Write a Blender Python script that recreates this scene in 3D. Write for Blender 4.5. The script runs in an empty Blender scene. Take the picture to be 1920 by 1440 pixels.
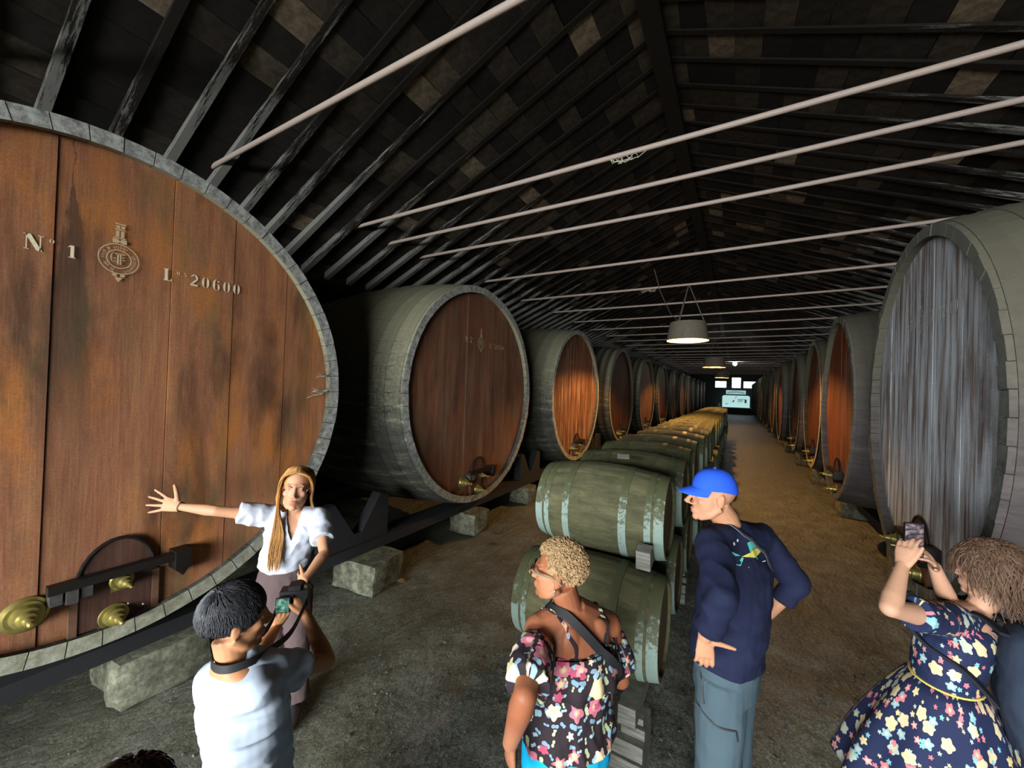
import bpy, bmesh, math, random
import numpy as np
from mathutils import Vector, Matrix, noise
from mathutils.bvhtree import BVHTree

random.seed(7)
rng = np.random.default_rng(7)
SC = bpy.context.scene
COL = SC.collection
R_ = math.radians
PI = math.pi

# ------------------------------------------------------------------ camera, light, exposure
CAM_LOC = Vector((0, 0, 2.2))
F_PX = 726.0
d1 = Vector(((1383 - 960) / F_PX, -(742 - 720) / F_PX, -1)).normalized()      # hall axis as the lens sees it
d2 = Vector(((960 + 285) / F_PX, (688 - 720) / F_PX, 1))
d2 = (d2 - d1 * d2.dot(d1)).normalized()
d3 = d2.cross(d1)
ROT = Matrix((d2, d1, d3))                                                    # camera axes to hall axes
cam_data = bpy.data.cameras.new('camera')
cam_data.sensor_width = 36
cam_data.lens = F_PX / 1920 * 36
cam_data.clip_start = 0.05
cam_data.clip_end = 200
cam = bpy.data.objects.new('camera', cam_data)
COL.objects.link(cam)
cam.matrix_world = Matrix.Translation(CAM_LOC) @ ROT.to_4x4()
SC.camera = cam

SC.view_settings.view_transform = 'Standard'
SC.view_settings.look = 'None'
SC.view_settings.gamma = 1
SC.view_settings.use_curve_mapping = False
SC.view_settings.exposure = 0.0

world = bpy.data.worlds.new('world')
SC.world = world
world.use_nodes = True
wn = world.node_tree
wbg = wn.nodes['Background']
sky = wn.nodes.new('ShaderNodeTexSky')
sky.sky_type = 'HOSEK_WILKIE'
sky.sun_direction = (0.3, -0.6, 0.75)
sky.turbidity = 4
wn.links.new(sky.outputs[0], wbg.inputs[0])
wbg.inputs[1].default_value = 0.6

def area(name, loc, target, sx, sy, power, color):
    l = bpy.data.lights.new(name, 'AREA')
    l.shape = 'RECTANGLE'; l.size = sx; l.size_y = sy; l.energy = power; l.color = color
    o = bpy.data.objects.new(name, l); COL.objects.link(o)
    o.location = loc
    o.rotation_euler = (Vector(target) - Vector(loc)).to_track_quat('-Z', 'Y').to_euler()
    return o
# daylight falling in through the wide open entrance behind the camera
DOOR_Y = -6.0
area('doorway_daylight', (-0.9, DOOR_Y - 6.0, 3.3), (-0.9, 0.5, 1.8), 17.0, 5.6, 13500, (0.93, 0.97, 1.0))

cy = SC.cycles
cy.max_bounces = 6; cy.diffuse_bounces = 4; cy.glossy_bounces = 2; cy.transmission_bounces = 2
cy.caustics_reflective = False; cy.caustics_refractive = False
cy.use_denoising = True
cy.sample_clamp_indirect = 4

# ------------------------------------------------------------------ helpers
def V(*a): return Vector(a)
def at(u, v, d):
    """point of the hall at depth d along the photograph's sight line"""
    return CAM_LOC + ROT @ (Vector(((u - 960) / F_PX, -(v - 720) / F_PX, -1)) * d)
def joint(u, v, prev, L, far=True):
    """point on a sight line at bone length L from the joint before it"""
    r = ROT @ Vector(((u - 960) / F_PX, -(v - 720) / F_PX, -1))
    o = CAM_LOC - prev
    a, b, c = r.dot(r), 2 * o.dot(r), o.dot(o) - L * L
    q = b * b - 4 * a * c
    s = math.sqrt(max(q, 0))
    return CAM_LOC + r * ((-b + (s if far else -s)) / (2 * a))
RGT = Vector((0.864, 0.503, 0)).normalized()
FWD = Vector((-0.504, 0.864, 0)).normalized()
UP = Vector((0, 0, 1))

def lin(h):
    h = h.lstrip('#')
    c = [int(h[i:i + 2], 16) / 255 for i in (0, 2, 4)]
    return tuple((x / 12.92 if x <= 0.04045 else ((x + 0.055) / 1.055) ** 2.4) for x in c) + (1,)

class MB:
    def __init__(s): s.v = []; s.f = []
    def add(s, vs, fs):
        n = len(s.v); s.v += [tuple(p) for p in vs]; s.f += [tuple(i + n for i in f) for f in fs]
    def box(s, lo, hi, M=None):
        x0, y0, z0 = lo; x1, y1, z1 = hi
        vs = [Vector(p) for p in ((x0,y0,z0),(x1,y0,z0),(x1,y1,z0),(x0,y1,z0),(x0,y0,z1),(x1,y0,z1),(x1,y1,z1),(x0,y1,z1))]
        if M is not None: vs = [M @ p for p in vs]
        s.add(vs, [(3,2,1,0),(4,5,6,7),(0,1,5,4),(1,2,6,5),(2,3,7,6),(3,0,4,7)])
    def tube(s, pts, rad, n=8, caps=True, round_caps=False):
        pts = [Vector(p) for p in pts]
        if not hasattr(rad, '__len__'): rad = [rad] * len(pts)
        up = None; rings = []
        for i, p in enumerate(pts):
            t = (pts[min(i + 1, len(pts) - 1)] - pts[max(i - 1, 0)])
            if t.length < 1e-9: t = Vector((0, 0, 1))
            t.normalize()
            if up is None: up = t.orthogonal().normalized()
            up = (up - t * up.dot(t))
            up = up.normalized() if up.length > 1e-6 else t.orthogonal().normalized()
            rings.append((p, up.copy(), t.cross(up), t, rad[i]))
        vs = []; fs = []
        for p, a, b, t, r in rings:
            for k in range(n):
                th = 2 * PI * k / n
                vs.append(p + (a * math.cos(th) + b * math.sin(th)) * r)
        for i in range(len(rings) - 1):
            for k in range(n):
                k2 = (k + 1) % n
                fs.append((i*n+k, i*n+k2, (i+1)*n+k2, (i+1)*n+k))
        if caps:
            fs.append(tuple(range(n - 1, -1, -1))); m = (len(rings) - 1) * n
            fs.append(tuple(m + k for k in range(n)))
        s.add(vs, fs)
    def loft(s, secs, n=24, caps=True):
        """secs: (centre, half width, half depth, side vector, front vector)"""
        vs = []; fs = []
        for c, a, b, sd, fr in secs:
            for k in range(n):
                th = 2 * PI * k / n
                vs.append(Vector(c) + sd * (a * math.cos(th)) + fr * (b * math.sin(th)))
        m = len(secs)
        for i in range(m - 1):
            for k in range(n):
                k2 = (k + 1) % n
                fs.append((i*n+k, i*n+k2, (i+1)*n+k2, (i+1)*n+k))
        if caps:
            fs.append(tuple(range(n - 1, -1, -1))); fs.append(tuple((m-1)*n + k for k in range(n)))
        s.add(vs, fs)
    def ell(s, c, rad, X=None, Y=None, Z=None, n=16, m=10):
        c = Vector(c); X = X or V(1,0,0); Y = Y or V(0,1,0); Z = Z or V(0,0,1)
        if not hasattr(rad, '__len__'): rad = (rad,) * 3
        vs = [c - Z * rad[2]]; fs = []
        for i in range(1, m):
            ph = -PI / 2 + PI * i / m
            for k in range(n):
                th = 2 * PI * k / n
                vs.append(c + X*(rad[0]*math.cos(ph)*math.cos(th)) + Y*(rad[1]*math.cos(ph)*math.sin(th)) + Z*(rad[2]*math.sin(ph)))
        vs.append(c + Z * rad[2])
        for k in range(n): fs.append((0, 1 + (k+1) % n, 1 + k))
        for i in range(m - 2):
            for k in range(n):
                k2 = (k+1) % n
                fs.append((1+i*n+k, 1+i*n+k2, 1+(i+1)*n+k2, 1+(i+1)*n+k))
        t = len(vs) - 1; b = 1 + (m-2)*n
        for k in range(n): fs.append((b + k, b + (k+1) % n, t))
        s.add(vs, fs)
    def lathe_x(s, prof, n=24, c=(0,0,0)):
        """profile of (x, r) turned about the local X axis"""
        vs = []; fs = []
        for x, r in prof:
            for k in range(n):
                th = 2 * PI * k / n
                vs.append((c[0]+x, c[1]+r*math.cos(th), c[2]+r*math.sin(th)))
        for i in range(len(prof) - 1):
            for k in range(n):
                k2 = (k+1) % n
                fs.append((i*n+k, i*n+k2, (i+1)*n+k2, (i+1)*n+k))
        fs.append(tuple(range(n-1,-1,-1))); fs.append(tuple((len(prof)-1)*n+k for k in range(n)))
        s.add(vs, fs)
    def lathe_z(s, prof, n=24, c=(0,0,0), caps=True):
        vs = []; fs = []
        for z, r in prof:
            for k in range(n):
                th = 2 * PI * k / n
                vs.append((c[0]+r*math.cos(th), c[1]+r*math.sin(th), c[2]+z))
        for i in range(len(prof) - 1):
            for k in range(n):
                k2 = (k+1) % n
                fs.append((i*n+k, i*n+k2, (i+1)*n+k2, (i+1)*n+k))
        if caps:
            fs.append(tuple(range(n-1,-1,-1))); fs.append(tuple((len(prof)-1)*n+k for k in range(n)))
        s.add(vs, fs)
    def prism_x(s, poly, x0, x1):
        """outline in (y, z) pulled from x0 to x1, outline counter-clockwise seen from +x"""
        n = len(poly)
        vs = [(x0, a, b) for a, b in poly] + [(x1, a, b) for a, b in poly]
        fs = [tuple(range(n-1,-1,-1)), tuple(range(n, 2*n))]
        fs += [(k, (k+1) % n, n + (k+1) % n, n + k) for k in range(n)]
        s.add(vs, fs)
    def mesh(s, name, smooth=None, origin=None):
        me = bpy.data.meshes.new(name)
        vs = s.v
        if origin is not None: vs = [(a-origin[0], b-origin[1], c-origin[2]) for a, b, c in vs]
        me.from_pydata(vs, [], s.f)
        if smooth is not None:
            me.polygons.foreach_set('use_smooth', [True] * len(me.polygons))
            if smooth < 179: me.set_sharp_from_angle(angle=R_(smooth))
        return me

def link(name, me, m=None, parent=None, loc=None, rot=None):
    o = bpy.data.objects.new(name, me)
    COL.objects.link(o)
    if m is not None and len(me.materials) == 0: me.materials.append(m)
    if parent is not None: o.parent = parent
    if loc is not None: o.location = loc
    if rot is not None: o.rotation_euler = rot
    return o
def tag(o, label=None, cat=None, group=None, kind=None):
    if label: o['label'] = label
    if cat: o['category'] = cat
    if group: o['group'] = group
    if kind: o['kind'] = kind
    return o
def empty(name, loc, rz=0):
    o = bpy.data.objects.new(name, None); COL.objects.link(o)
    o.empty_display_size = 0.1
    o.location = loc; o.rotation_euler = (0, 0, rz)
    return o
ORD = 'zeroth first second third fourth fifth sixth seventh eighth ninth tenth eleventh twelfth thirteenth fourteenth fifteenth sixteenth seventeenth eighteenth nineteenth twentieth'.split()
ORD += ['twenty-' + w for w in ORD[1:10]] + ['thirtieth'] + ['thirty-' + w for w in ORD[1:10]]
def thing(name, label, cat, loc=(0,0,0), rz=0, group=None):
    return tag(empty(name, loc, rz), label, cat, group)

# ------------------------------------------------------------------ materials
class NT:
    def __init__(s, name):
        s.m = bpy.data.materials.new(name); s.m.use_nodes = True
        s.t = s.m.node_tree; s.b = s.t.nodes['Principled BSDF']
        s.tc = s.n('ShaderNodeTexCoord')
    def n(s, typ, **kw):
        x = s.t.nodes.new(typ)
        for k, v in kw.items(): setattr(x, k, v)
        return x
    def l(s, a, b): s.t.links.new(a, b)
    def val(s, x, sock):
        if hasattr(x, 'is_linked'): s.l(x, sock)
        else: sock.default_value = x
    def coords(s, scale=(1,1,1), rot=(0,0,0), src='Object'):
        mp = s.n('ShaderNodeMapping'); s.l(s.tc.outputs[src], mp.inputs[0])
        mp.inputs['Scale'].default_value = scale; mp.inputs['Rotation'].default_value = rot
        return mp.outputs[0]
    def noise(s, co, scale=5, detail=5, rough=.6, dist=0):
        x = s.n('ShaderNodeTexNoise'); s.l(co, x.inputs['Vector'])
        x.inputs['Scale'].default_value = scale; x.inputs['Detail'].default_value = detail
        x.inputs['Roughness'].default_value = rough; x.inputs['Distortion'].default_value = dist
        return x.outputs['Fac']
    def ramp(s, f, stops, interp='LINEAR'):
        x = s.n('ShaderNodeValToRGB'); s.l(f, x.inputs[0]); r = x.color_ramp; r.interpolation = interp
        while len(r.elements) < len(stops): r.elements.new(.5)
        for e, (p, c) in zip(r.elements, stops):
            e.position = p; e.color = lin(c) if isinstance(c, str) else (c, c, c, 1)
        return x.outputs[0]
    def mix(s, f, a, b, blend='MIX'):
        x = s.n('ShaderNodeMix', data_type='RGBA', blend_type=blend)
        s.val(f, x.inputs[0])
        for v, i in ((a, 6), (b, 7)):
            if isinstance(v, str): v = lin(v)
            s.val(v, x.inputs[i])
        return x.outputs[2]
    def math(s, op, a, b=0.0, c=None):
        x = s.n('ShaderNodeMath', operation=op); s.val(a, x.inputs[0]); s.val(b, x.inputs[1])
        if c is not None: s.val(c, x.inputs[2])
        return x.outputs[0]
    def sep(s, co):
        x = s.n('ShaderNodeSeparateXYZ'); s.l(co, x.inputs[0]); return x.outputs
    def rnd(s):
        return s.n('ShaderNodeObjectInfo').outputs['Random']
    def bump(s, h, strength=.3, dist=.01):
        x = s.n('ShaderNodeBump'); x.inputs['Strength'].default_value = strength; x.inputs['Distance'].default_value = dist
        s.l(h, x.inputs['Height']); s.l(x.outputs[0], s.b.inputs['Normal'])
    def done(s, color=None, rough=.7, metal=0., spec=None):
        if color is not None:
            if isinstance(color, str): color = lin(color)
            s.val(color, s.b.inputs['Base Color'])
        s.val(rough, s.b.inputs['Roughness']); s.val(metal, s.b.inputs['Metallic'])
        if spec is not None: s.b.inputs['Specular IOR Level'].default_value = spec
        return s.m

def plain(name, c, rough=.7, metal=0., var=.12, sc=30, spec=None):
    t = NT(name)
    nz = t.noise(t.coords(), sc, 4)
    col = t.mix(t.math('MULTIPLY', nz, var * 2), c, '#000000')
    return t.done(col, rough, metal, spec)
def emit(name, c, strength):
    t = NT(name); t.b.inputs['Base Color'].default_value = lin(c)
    t.b.inputs['Emission Color'].default_value = lin(c); t.b.inputs['Emission Strength'].default_value = strength
    return t.done(None, .5)

def head_wood(name, cols, streak, dark='#2e2119', stain=.55, bumpy=.25, sy=7.0, tint=None, plume=False, pos=(.22, .42, .56, .78), keep=.30):
    t = NT(name)
    co = t.coords((1, sy, .55))
    n1 = t.noise(co, 1.6, 9, .68, .25)
    c = t.ramp(n1, list(zip(pos, cols)))
    rv = t.rnd()
    c = t.mix(t.math('MULTIPLY', rv, keep), c, cols[0])
    fine = t.noise(t.coords((1, 60, 2.2)), 1.5, 6, .7)
    c = t.mix(t.math('MULTIPLY', t.ramp(fine, [(.45, 0.), (.72, 1.)]), .28), c, streak)
    if tint:
        pat = t.noise(t.coords((1, 1.9, .75)), 1.7, 4, .55, .3)
        c = t.mix(t.ramp(pat, [(.50, 0.), (.66, .8)]), c, tint[0])
        pat2 = t.noise(t.coords((1, 2.3, .6), (.3, 0, 0)), 1.9, 4, .6, .2)
        c = t.mix(t.ramp(pat2, [(.52, 0.), (.68, .7)]), c, tint[1])
    speck = t.noise(t.coords(), 95, 3, .7)
    c = t.mix(t.math('MULTIPLY', t.ramp(speck, [(.42, 1.), (.6, 0.)]), .22), c, dark)
    if plume:
        px, py, pz = t.sep(t.coords())
        nn = t.noise(t.coords((1, 6, 2)), 2., 5, .6)
        wd = t.math('MULTIPLY', t.math('MAXIMUM', t.math('SUBTRACT', 2.85, pz), .0), .13)
        wd = t.math('ADD', t.math('MINIMUM', wd, .12), .004)
        dist = t.math('ABSOLUTE', t.math('ADD', t.math('ADD', py, .19), t.math('MULTIPLY', t.math('SUBTRACT', nn, .5), .12)))
        k = t.math('SUBTRACT', 1.15, t.math('DIVIDE', dist, wd))
        k = t.math('MULTIPLY', t.math('MINIMUM', t.math('MAXIMUM', t.math('MULTIPLY', k, 2.), 0.), 1.), t.ramp(t.math('MULTIPLY', pz, .4), [(.5, .25), (.72, 1.)]))
        c = t.mix(t.math('MULTIPLY', k, .62), c, '#2c2a26')
    big = t.noise(t.coords((1, 2.6, .7)), 1.3, 5, .6, .4)
    c = t.mix(t.math('MULTIPLY', t.ramp(big, [(.50, 0.), (.68, 1.)]), stain), c, dark)
    t.bump(fine, bumpy, .004)
    return t.done(c, .62, 0, .25)

M = {}
M['head1'] = head_wood('red_brown_head_wood', ['#6b4531', '#8e5a3e', '#a06a48', '#b98353'], '#bf9870', dark='#33271e', stain=.7, tint=('#b26f36', '#75603f'), plume=True)
M['head2'] = head_wood('dark_red_head_wood', ['#4a3025', '#684432', '#80563f', '#9c7756'], '#a5866a', stain=.4, tint=('#834e34', '#75614a'))
M['head3'] = head_wood('streaked_head_wood', ['#3a1f14', '#6a3a22', '#8b5a3c', '#b39a80'], '#cdb9a0', stain=.35, sy=10, pos=(.36, .45, .53, .64))
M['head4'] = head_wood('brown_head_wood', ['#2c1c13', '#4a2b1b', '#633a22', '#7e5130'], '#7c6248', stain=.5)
M['head_r1'] = head_wood('peeling_pale_head_wood', ['#4a342b', '#857870', '#b9c1c6', '#e0eaf2'], '#e6eef2', dark='#3f2a22', stain=.55, bumpy=.5, sy=12, pos=(.33, .43, .51, .66), keep=.15)
M['head_r2'] = head_wood('orange_head_wood', ['#3d2015', '#5c2d18', '#7b4023', '#8d5431'], '#8b7058', stain=.4)

def cask_wood(name, base, dust, dark):
    t = NT(name)
    co = t.coords()
    n = t.noise(t.coords((.6, 5, 5)), 2.2, 7, .7)
    c = t.ramp(n, [(.3, dark), (.55, base), (.75, dust)])
    n2 = t.noise(co, 26, 6, .75)
    z = t.sep(co)[2]
    up = t.math('ADD', t.math('MULTIPLY', z, .36), t.math('MULTIPLY', t.math('SUBTRACT', n2, .5), .9))
    c = t.mix(t.ramp(up, [(.45, 0.), (.85, .75)]), c, dust)
    c = t.mix(t.ramp(t.noise(t.coords((1, 1, 1)), 9, 5, .8), [(.66, 0.), (.76, .6)]), c, '#9a9786')
    t.bump(n2, .35, .006)
    return t.done(c, .8, 0, .2)
M['stave'] = cask_wood('weathered_cask_wood', '#4a4a42', '#8f8c72', '#292a29')
M['stave_r'] = cask_wood('grey_cask_wood', '#544e4c', '#625f4e', '#3e3936')
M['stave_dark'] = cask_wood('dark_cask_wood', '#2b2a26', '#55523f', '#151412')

def rim_wood():
    t = NT('grey_rim_wood')
    n = t.noise(t.coords((2, 14, 14)), 1.2, 7, .75)
    c = t.ramp(n, [(.28, '#3c3d3c'), (.44, '#80817b'), (.6, '#a9aaa2'), (.8, '#cbcdc4')])
    z = t.sep(t.coords())[2]
    c = t.mix(t.ramp(t.math('SUBTRACT', 1.0, t.math('MULTIPLY', z, .9)), [(.3, 0.), (.9, .45)]), c, '#7d7a52')
    t.bump(n, .5, .01)
    return t.done(c, .75, 0, .2)
M['rim'] = rim_wood()
M['rim_dark'] = cask_wood('dark_grey_rim_wood', '#5a5c57', '#6c6e64', '#343532')

def hoop_mat(name, a, b, flake, thr=.58):
    t = NT(name)
    n = t.noise(t.coords(), 14, 8, .75)
    z = t.sep(t.coords())[2]
    c = t.ramp(t.noise(t.coords((1, 2, 2)), 4, 6, .7), [(.35, a), (.65, b)])
    c = t.mix(t.ramp(n, [(thr, 0.), (thr + .06, 1.)]), c, flake)
    t.bump(n, .3, .004)
    return t.done(c, .6, .25, .3)
M['hoop'] = cask_wood('dusty_iron_hoop', '#41413a', '#85826a', '#2a2a28')
M['hoop_r'] = cask_wood('grey_dusty_hoop', '#504a48', '#5e5b4b', '#3b3634')

def barrel_wood():
    t = NT('mossy_barrel_oak')
    n = t.noise(t.coords((.7, 4, 4)), 3.5, 8, .72)
    c = t.ramp(n, [(.28, '#24261a'), (.45, '#3e402c'), (.6, '#53523a'), (.75, '#67624a'), (.9, '#80785e')])
    n2 = t.noise(t.coords(), 38, 6, .8)
    c = t.mix(t.ramp(n2, [(.62, 0.), (.7, .75)]), c, '#8d8a6e')
    c = t.mix(t.ramp(t.noise(t.coords((1, 1.5, 1.5)), 9, 6, .7), [(.5, 0.), (.66, .6)]), c, '#2f3122')
    c = t.mix(t.math('MULTIPLY', t.rnd(), .25), c, '#6b6446')
    t.bump(n2, .4, .005)
    return t.done(c, .85, 0, .2)
M['barrel'] = barrel_wood()
def barrel_hoop():
    t = NT('flaking_pale_green_hoop')
    n = t.noise(t.coords((1, 1.4, 1.4)), 16, 8, .8)
    z = t.sep(t.coords())[2]
    k = t.math('SUBTRACT', t.math('ADD', n, .0), t.math('MULTIPLY', t.math('MAXIMUM', z, -.25), .8))   # paint worn away on the upper side
    c = t.mix(t.ramp(k, [(.42, 0.), (.50, 1.)]), '#45482f', '#788a80')
    c = t.mix(t.ramp(t.noise(t.coords(), 60, 4, .7), [(.62, 0.), (.68, .8)]), c, '#4a4a3b')
    t.bump(n, .3, .003)
    return t.done(c, .6, 0, .3)
M['barrel_hoop'] = barrel_hoop()
M['barrel_head'] = head_wood('barrel_head_oak', ['#2b2119', '#4a3a2a', '#5c4a36', '#77654c'], '#84745a', stain=.4)

def stone():
    t = NT('lichen_stone')
    n = t.noise(t.coords(), 11, 8, .75)
    c = t.ramp(n, [(.3, '#2d2e27'), (.5, '#5f6050'), (.66, '#85856f'), (.82, '#a3a28c')])
    t.bump(t.noise(t.coords(), 26, 8, .8), .7, .02)
    return t.done(c, .9, 0, .15)
M['stone'] = stone()
M['beam'] = plain('black_tarred_beam', '#16171a', .7, 0, .2, 12)
def grey_wood():
    t = NT('grey_support_wood')
    n = t.noise(t.coords((1, 3, 12)), 5, 6, .7)
    c = t.ramp(n, [(.3, '#45443c'), (.55, '#73736a'), (.8, '#98988e')])
    t.bump(n, .4, .005)
    return t.done(c, .8, 0, .2)
M['post'] = grey_wood()
M['iron'] = plain('dark_wrought_iron', '#2b2521', .55, .6, .3, 25)
M['iron_grey'] = plain('worn_grey_iron', '#6d6a66', .5, .6, .4, 40)
M['door_wood'] = head_wood('manhole_wood', ['#2c1d18', '#402a22', '#54362a', '#6b4b39'], '#705a4c', stain=.6)
M['batten'] = plain('brown_batten_wood', '#6a4a33', .7, 0, .3, 20)
M['brass'] = plain('dull_brass', '#b2a45e', .38, .75, .25, 30)
M['cream'] = plain('cream_stencil_paint', '#f6e8c2', .7, 0, .25, 60)
M['cream_faded'] = plain('faded_stencil_paint', '#d6bd92', .8, 0, .3, 80)
M['white_faded'] = plain('faded_white_paint', '#e2e4e0', .8, 0, .25, 80)
M['web'] = plain('pale_cobweb', '#c7c2a8', .9, 0, .2)

def roof_wood(light, dark, along):
    t = NT('sooty_rafter_wood')
    co = t.coords()
    n = t.noise(t.coords((2.0, 22, 22)), 1.2, 8, .8)
    x = t.sep(co)[0]
    k = t.math('ADD', t.math('MULTIPLY', n, 1.9), t.math('MULTIPLY', t.math('SUBTRACT', x, 4.6), .20))    # limewash survives towards the eaves
    k = t.math('ADD', k, t.math('MULTIPLY', t.math('SUBTRACT', t.rnd(), .5), .34))
    c = t.mix(t.ramp(k, [(.84, 0.), (.98, 1.)]), dark, light)
    t.bump(n, .4, .005)
    return t.done(c, .85, 0, .15)
M['rafter'] = roof_wood('#7d7c75', '#27231e', 3)
def tile_mat(name, attr):
    t = NT(name)
    if attr:
        a = t.n('ShaderNodeAttribute'); a.attribute_name = 'tone'; r = a.outputs['Fac']
    else: r = t.rnd()
    c = t.ramp(r, [(0, '#211f1b'), (.3, '#2e2a25'), (.62, '#3b342c'), (.82, '#484036'), (.92, '#5c5143'), (.965, '#8b7a64'), (1, '#9a8a72')])
    n = t.noise(t.coords((1, 1, 1), src='Object'), 9, 7, .7)
    c = t.mix(t.ramp(n, [(.4, .55), (.62, 0.)]), c, '#171614')
    c = t.mix(t.ramp(t.noise(t.coords(), 21, 6, .8), [(.68, 0.), (.74, .5)]), c, '#8d887c')
    t.bump(n, .4, .006)
    return t.done(c, .9, 0, .15)
M['tile'] = tile_mat('smoked_roof_tile', False)
M['tile_many'] = tile_mat('smoked_roof_tiles', True)
M['deck'] = plain('black_roof_deck', '#0c0c0c', .9)
M['rod'] = plain('pink_grey_painted_rod', '#bba89b', .55, 0, .10, 30)
M['wall'] = plain('dark_rough_wall', '#2a2926', .9, 0, .4, 6)
M['wall_end'] = plain('grey_end_wall', '#3d4040', .9, 0, .4, 3)

def floor_mat():
    t = NT('packed_dark_earth')
    co = t.coords()
    x, y, z = t.sep(co)
    n = t.noise(co, 3.2, 9, .72)
    c = t.ramp(n, [(.3, '#33352e'), (.48, '#575a50'), (.66, '#777970'), (.8, '#8c8d85')])
    g = t.noise(co, 70, 6, .75)
    c = t.mix(t.ramp(g, [(.5, 0.), (.66, .75)]), c, '#a9a99c')
    c = t.mix(t.ramp(g, [(.3, .7), (.46, 0.)]), c, '#1d1c17')
    moss = t.math('ADD', t.noise(co, 1.1, 4, .6), t.math('MULTIPLY', x, -.07))
    c = t.mix(t.ramp(moss, [(.5, 0.), (.8, .45)]), c, '#4c4a22')
    h = t.n('ShaderNodeTexVoronoi'); t.l(t.coords((1, .55, 1), (0, 0, .5)), h.inputs['Vector']); h.inputs['Scale'].default_value = 26
    rip = t.noise(t.coords((1, .38, 1), (0, 0, .75)), 11, 4, .6, .6)
    hh = t.math('ADD', t.math('ADD', t.math('MULTIPLY', g, .5), t.math('MULTIPLY', h.outputs['Distance'], -.5)), t.math('MULTIPLY', rip, 1.6))
    t.bump(hh, .9, .035)
    return t.done(c, t.ramp(n, [(.35, .38), (.7, .75)]), 0, .4)
M['floor'] = floor_mat()
M['pebble'] = plain('grey_pebble', '#6f6f66', .75, 0, .5, 8)
M['leaf'] = plain('dry_leaf', '#8d7346', .8, 0, .3, 40)

# ------------------------------------------------------------------ room
X_RIDGE, Z_RIDGE, SLOPE, HALF = -0.95, 6.8, 0.42, 5.95
Y0, Y1 = DOOR_Y, 55.0
XL, XR = X_RIDGE - HALF, X_RIDGE + HALF
ZE = Z_RIDGE - SLOPE * HALF
ANG = math.atan(SLOPE)
KS = math.sqrt(1 + SLOPE ** 2)

# floor: fine relief near the entrance, flat towards the far end
xs = np.linspace(XL, XR, 200)
ys = np.concatenate([np.linspace(Y0 - .6, 9, 200), np.linspace(9.2, Y1 + .2, 60)])
fv = []; ff = []
for j, y in enumerate(ys):
    amp = max(0, min(1, (11 - y) / 6))
    for i, x in enumerate(xs):
        p = Vector((x * 1.6, y * 1.6, 0))
        hgt = noise.noise(p) * .016 + (noise.noise(p * 4.1) * .011 if amp > 0 else 0)
        fv.append((x, y, hgt * amp - .012))
nx = len(xs)
for j in range(len(ys) - 1):
    for i in range(nx - 1):
        a = j * nx + i
        ff.append((a, a + 1, a + 1 + nx, a + nx))
b = MB(); b.v = fv; b.f = ff
tag(link('floor', b.mesh('floor', 180), M['floor']), 'dark packed earth floor of the cellar', kind='structure')

# loose grit lying on the floor
pb = MB()
for k in range(2600):
    y = random.uniform(.2, 8); x = random.uniform(-3.4, 1.6)
    r = random.uniform(.004, .013)
    c = Vector((x, y, -.004 + noise.noise(Vector((x*1.6, y*1.6, 0))) * .012))
    vs = [c + Vector((math.cos(q) * r * random.uniform(.7, 1.3), math.sin(q) * r * random.uniform(.7, 1.3), 0)) for q in (0, 1.3, 2.5, 3.8, 5.1)]
    vs.append(c + Vector((0, 0, r * .8)))
    pb.add(vs, [(0,1,5),(1,2,5),(2,3,5),(3,4,5),(4,0,5)])
tag(link('gravel', pb.mesh('gravel', 60), M['pebble']), 'loose grey grit scattered over the cellar floor', 'gravel', kind='stuff')

def slab(name, lo, hi, m, kind='structure'):
    b = MB(); b.box(lo, hi)
    return tag(link(name, b.mesh(name), m), kind=kind)
slab('wall_left', (XL - .4, Y0, -.1), (XL, Y1, ZE + .1), M['wall'])
slab('wall_right', (XR, Y0, -.1), (XR + .4, Y1, ZE + .1), M['wall'])
def gable(name, y0, y1, holes, m):
    """gable wall with rectangular openings (x0,x1,z0,z1), cut as upright strips"""
    xs = sorted({XL - .4, XR + .4, X_RIDGE} | {h[0] for h in holes} | {h[1] for h in holes})
    b = MB()
    top = lambda x: Z_RIDGE - SLOPE * abs(x - X_RIDGE) + .05
    for a, c in zip(xs, xs[1:]):
        mid = (a + c) / 2
        hs = sorted((h[2], h[3]) for h in holes if h[0] - 1e-6 < mid < h[1] + 1e-6)
        z = -.1
        for lo, hi in hs + [(None, None)]:
            zt0, zt1 = (lo, lo) if lo is not None else (top(a), top(c))
            if min(zt0, zt1) > z + 1e-4:
                vs = [(a,y0,z),(c,y0,z),(c,y1,z),(a,y1,z),(a,y0,zt0),(c,y0,zt1),(c,y1,zt1),(a,y1,zt0)]
                b.add(vs, [(3,2,1,0),(4,5,6,7),(0,1,5,4),(1,2,6,5),(2,3,7,6),(3,0,4,7)])
            if hi is not None: z = hi
    return tag(link(name, b.mesh(name), m), kind='structure')
gable('wall_front', Y0 - .4, Y0, [(-4.3, 2.5, -.05, 3.4)], M['wall'])  # unseen entrance wall; its opening is shaped to steer the daylight
WIN = [(-2.5, -1.2, 3.12, 3.98), (-.68, .34, 3.12, 4.45), (.56, 1.95, 3.12, 3.98)]
gable('wall_end', Y1, Y1 + .4, WIN, M['wall_end'])
M['daylight'] = emit('bright_window_glass', '#f2f6ff', 6)
M['frame'] = plain('dark_window_frame', '#2a2a2a', .6)
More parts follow.
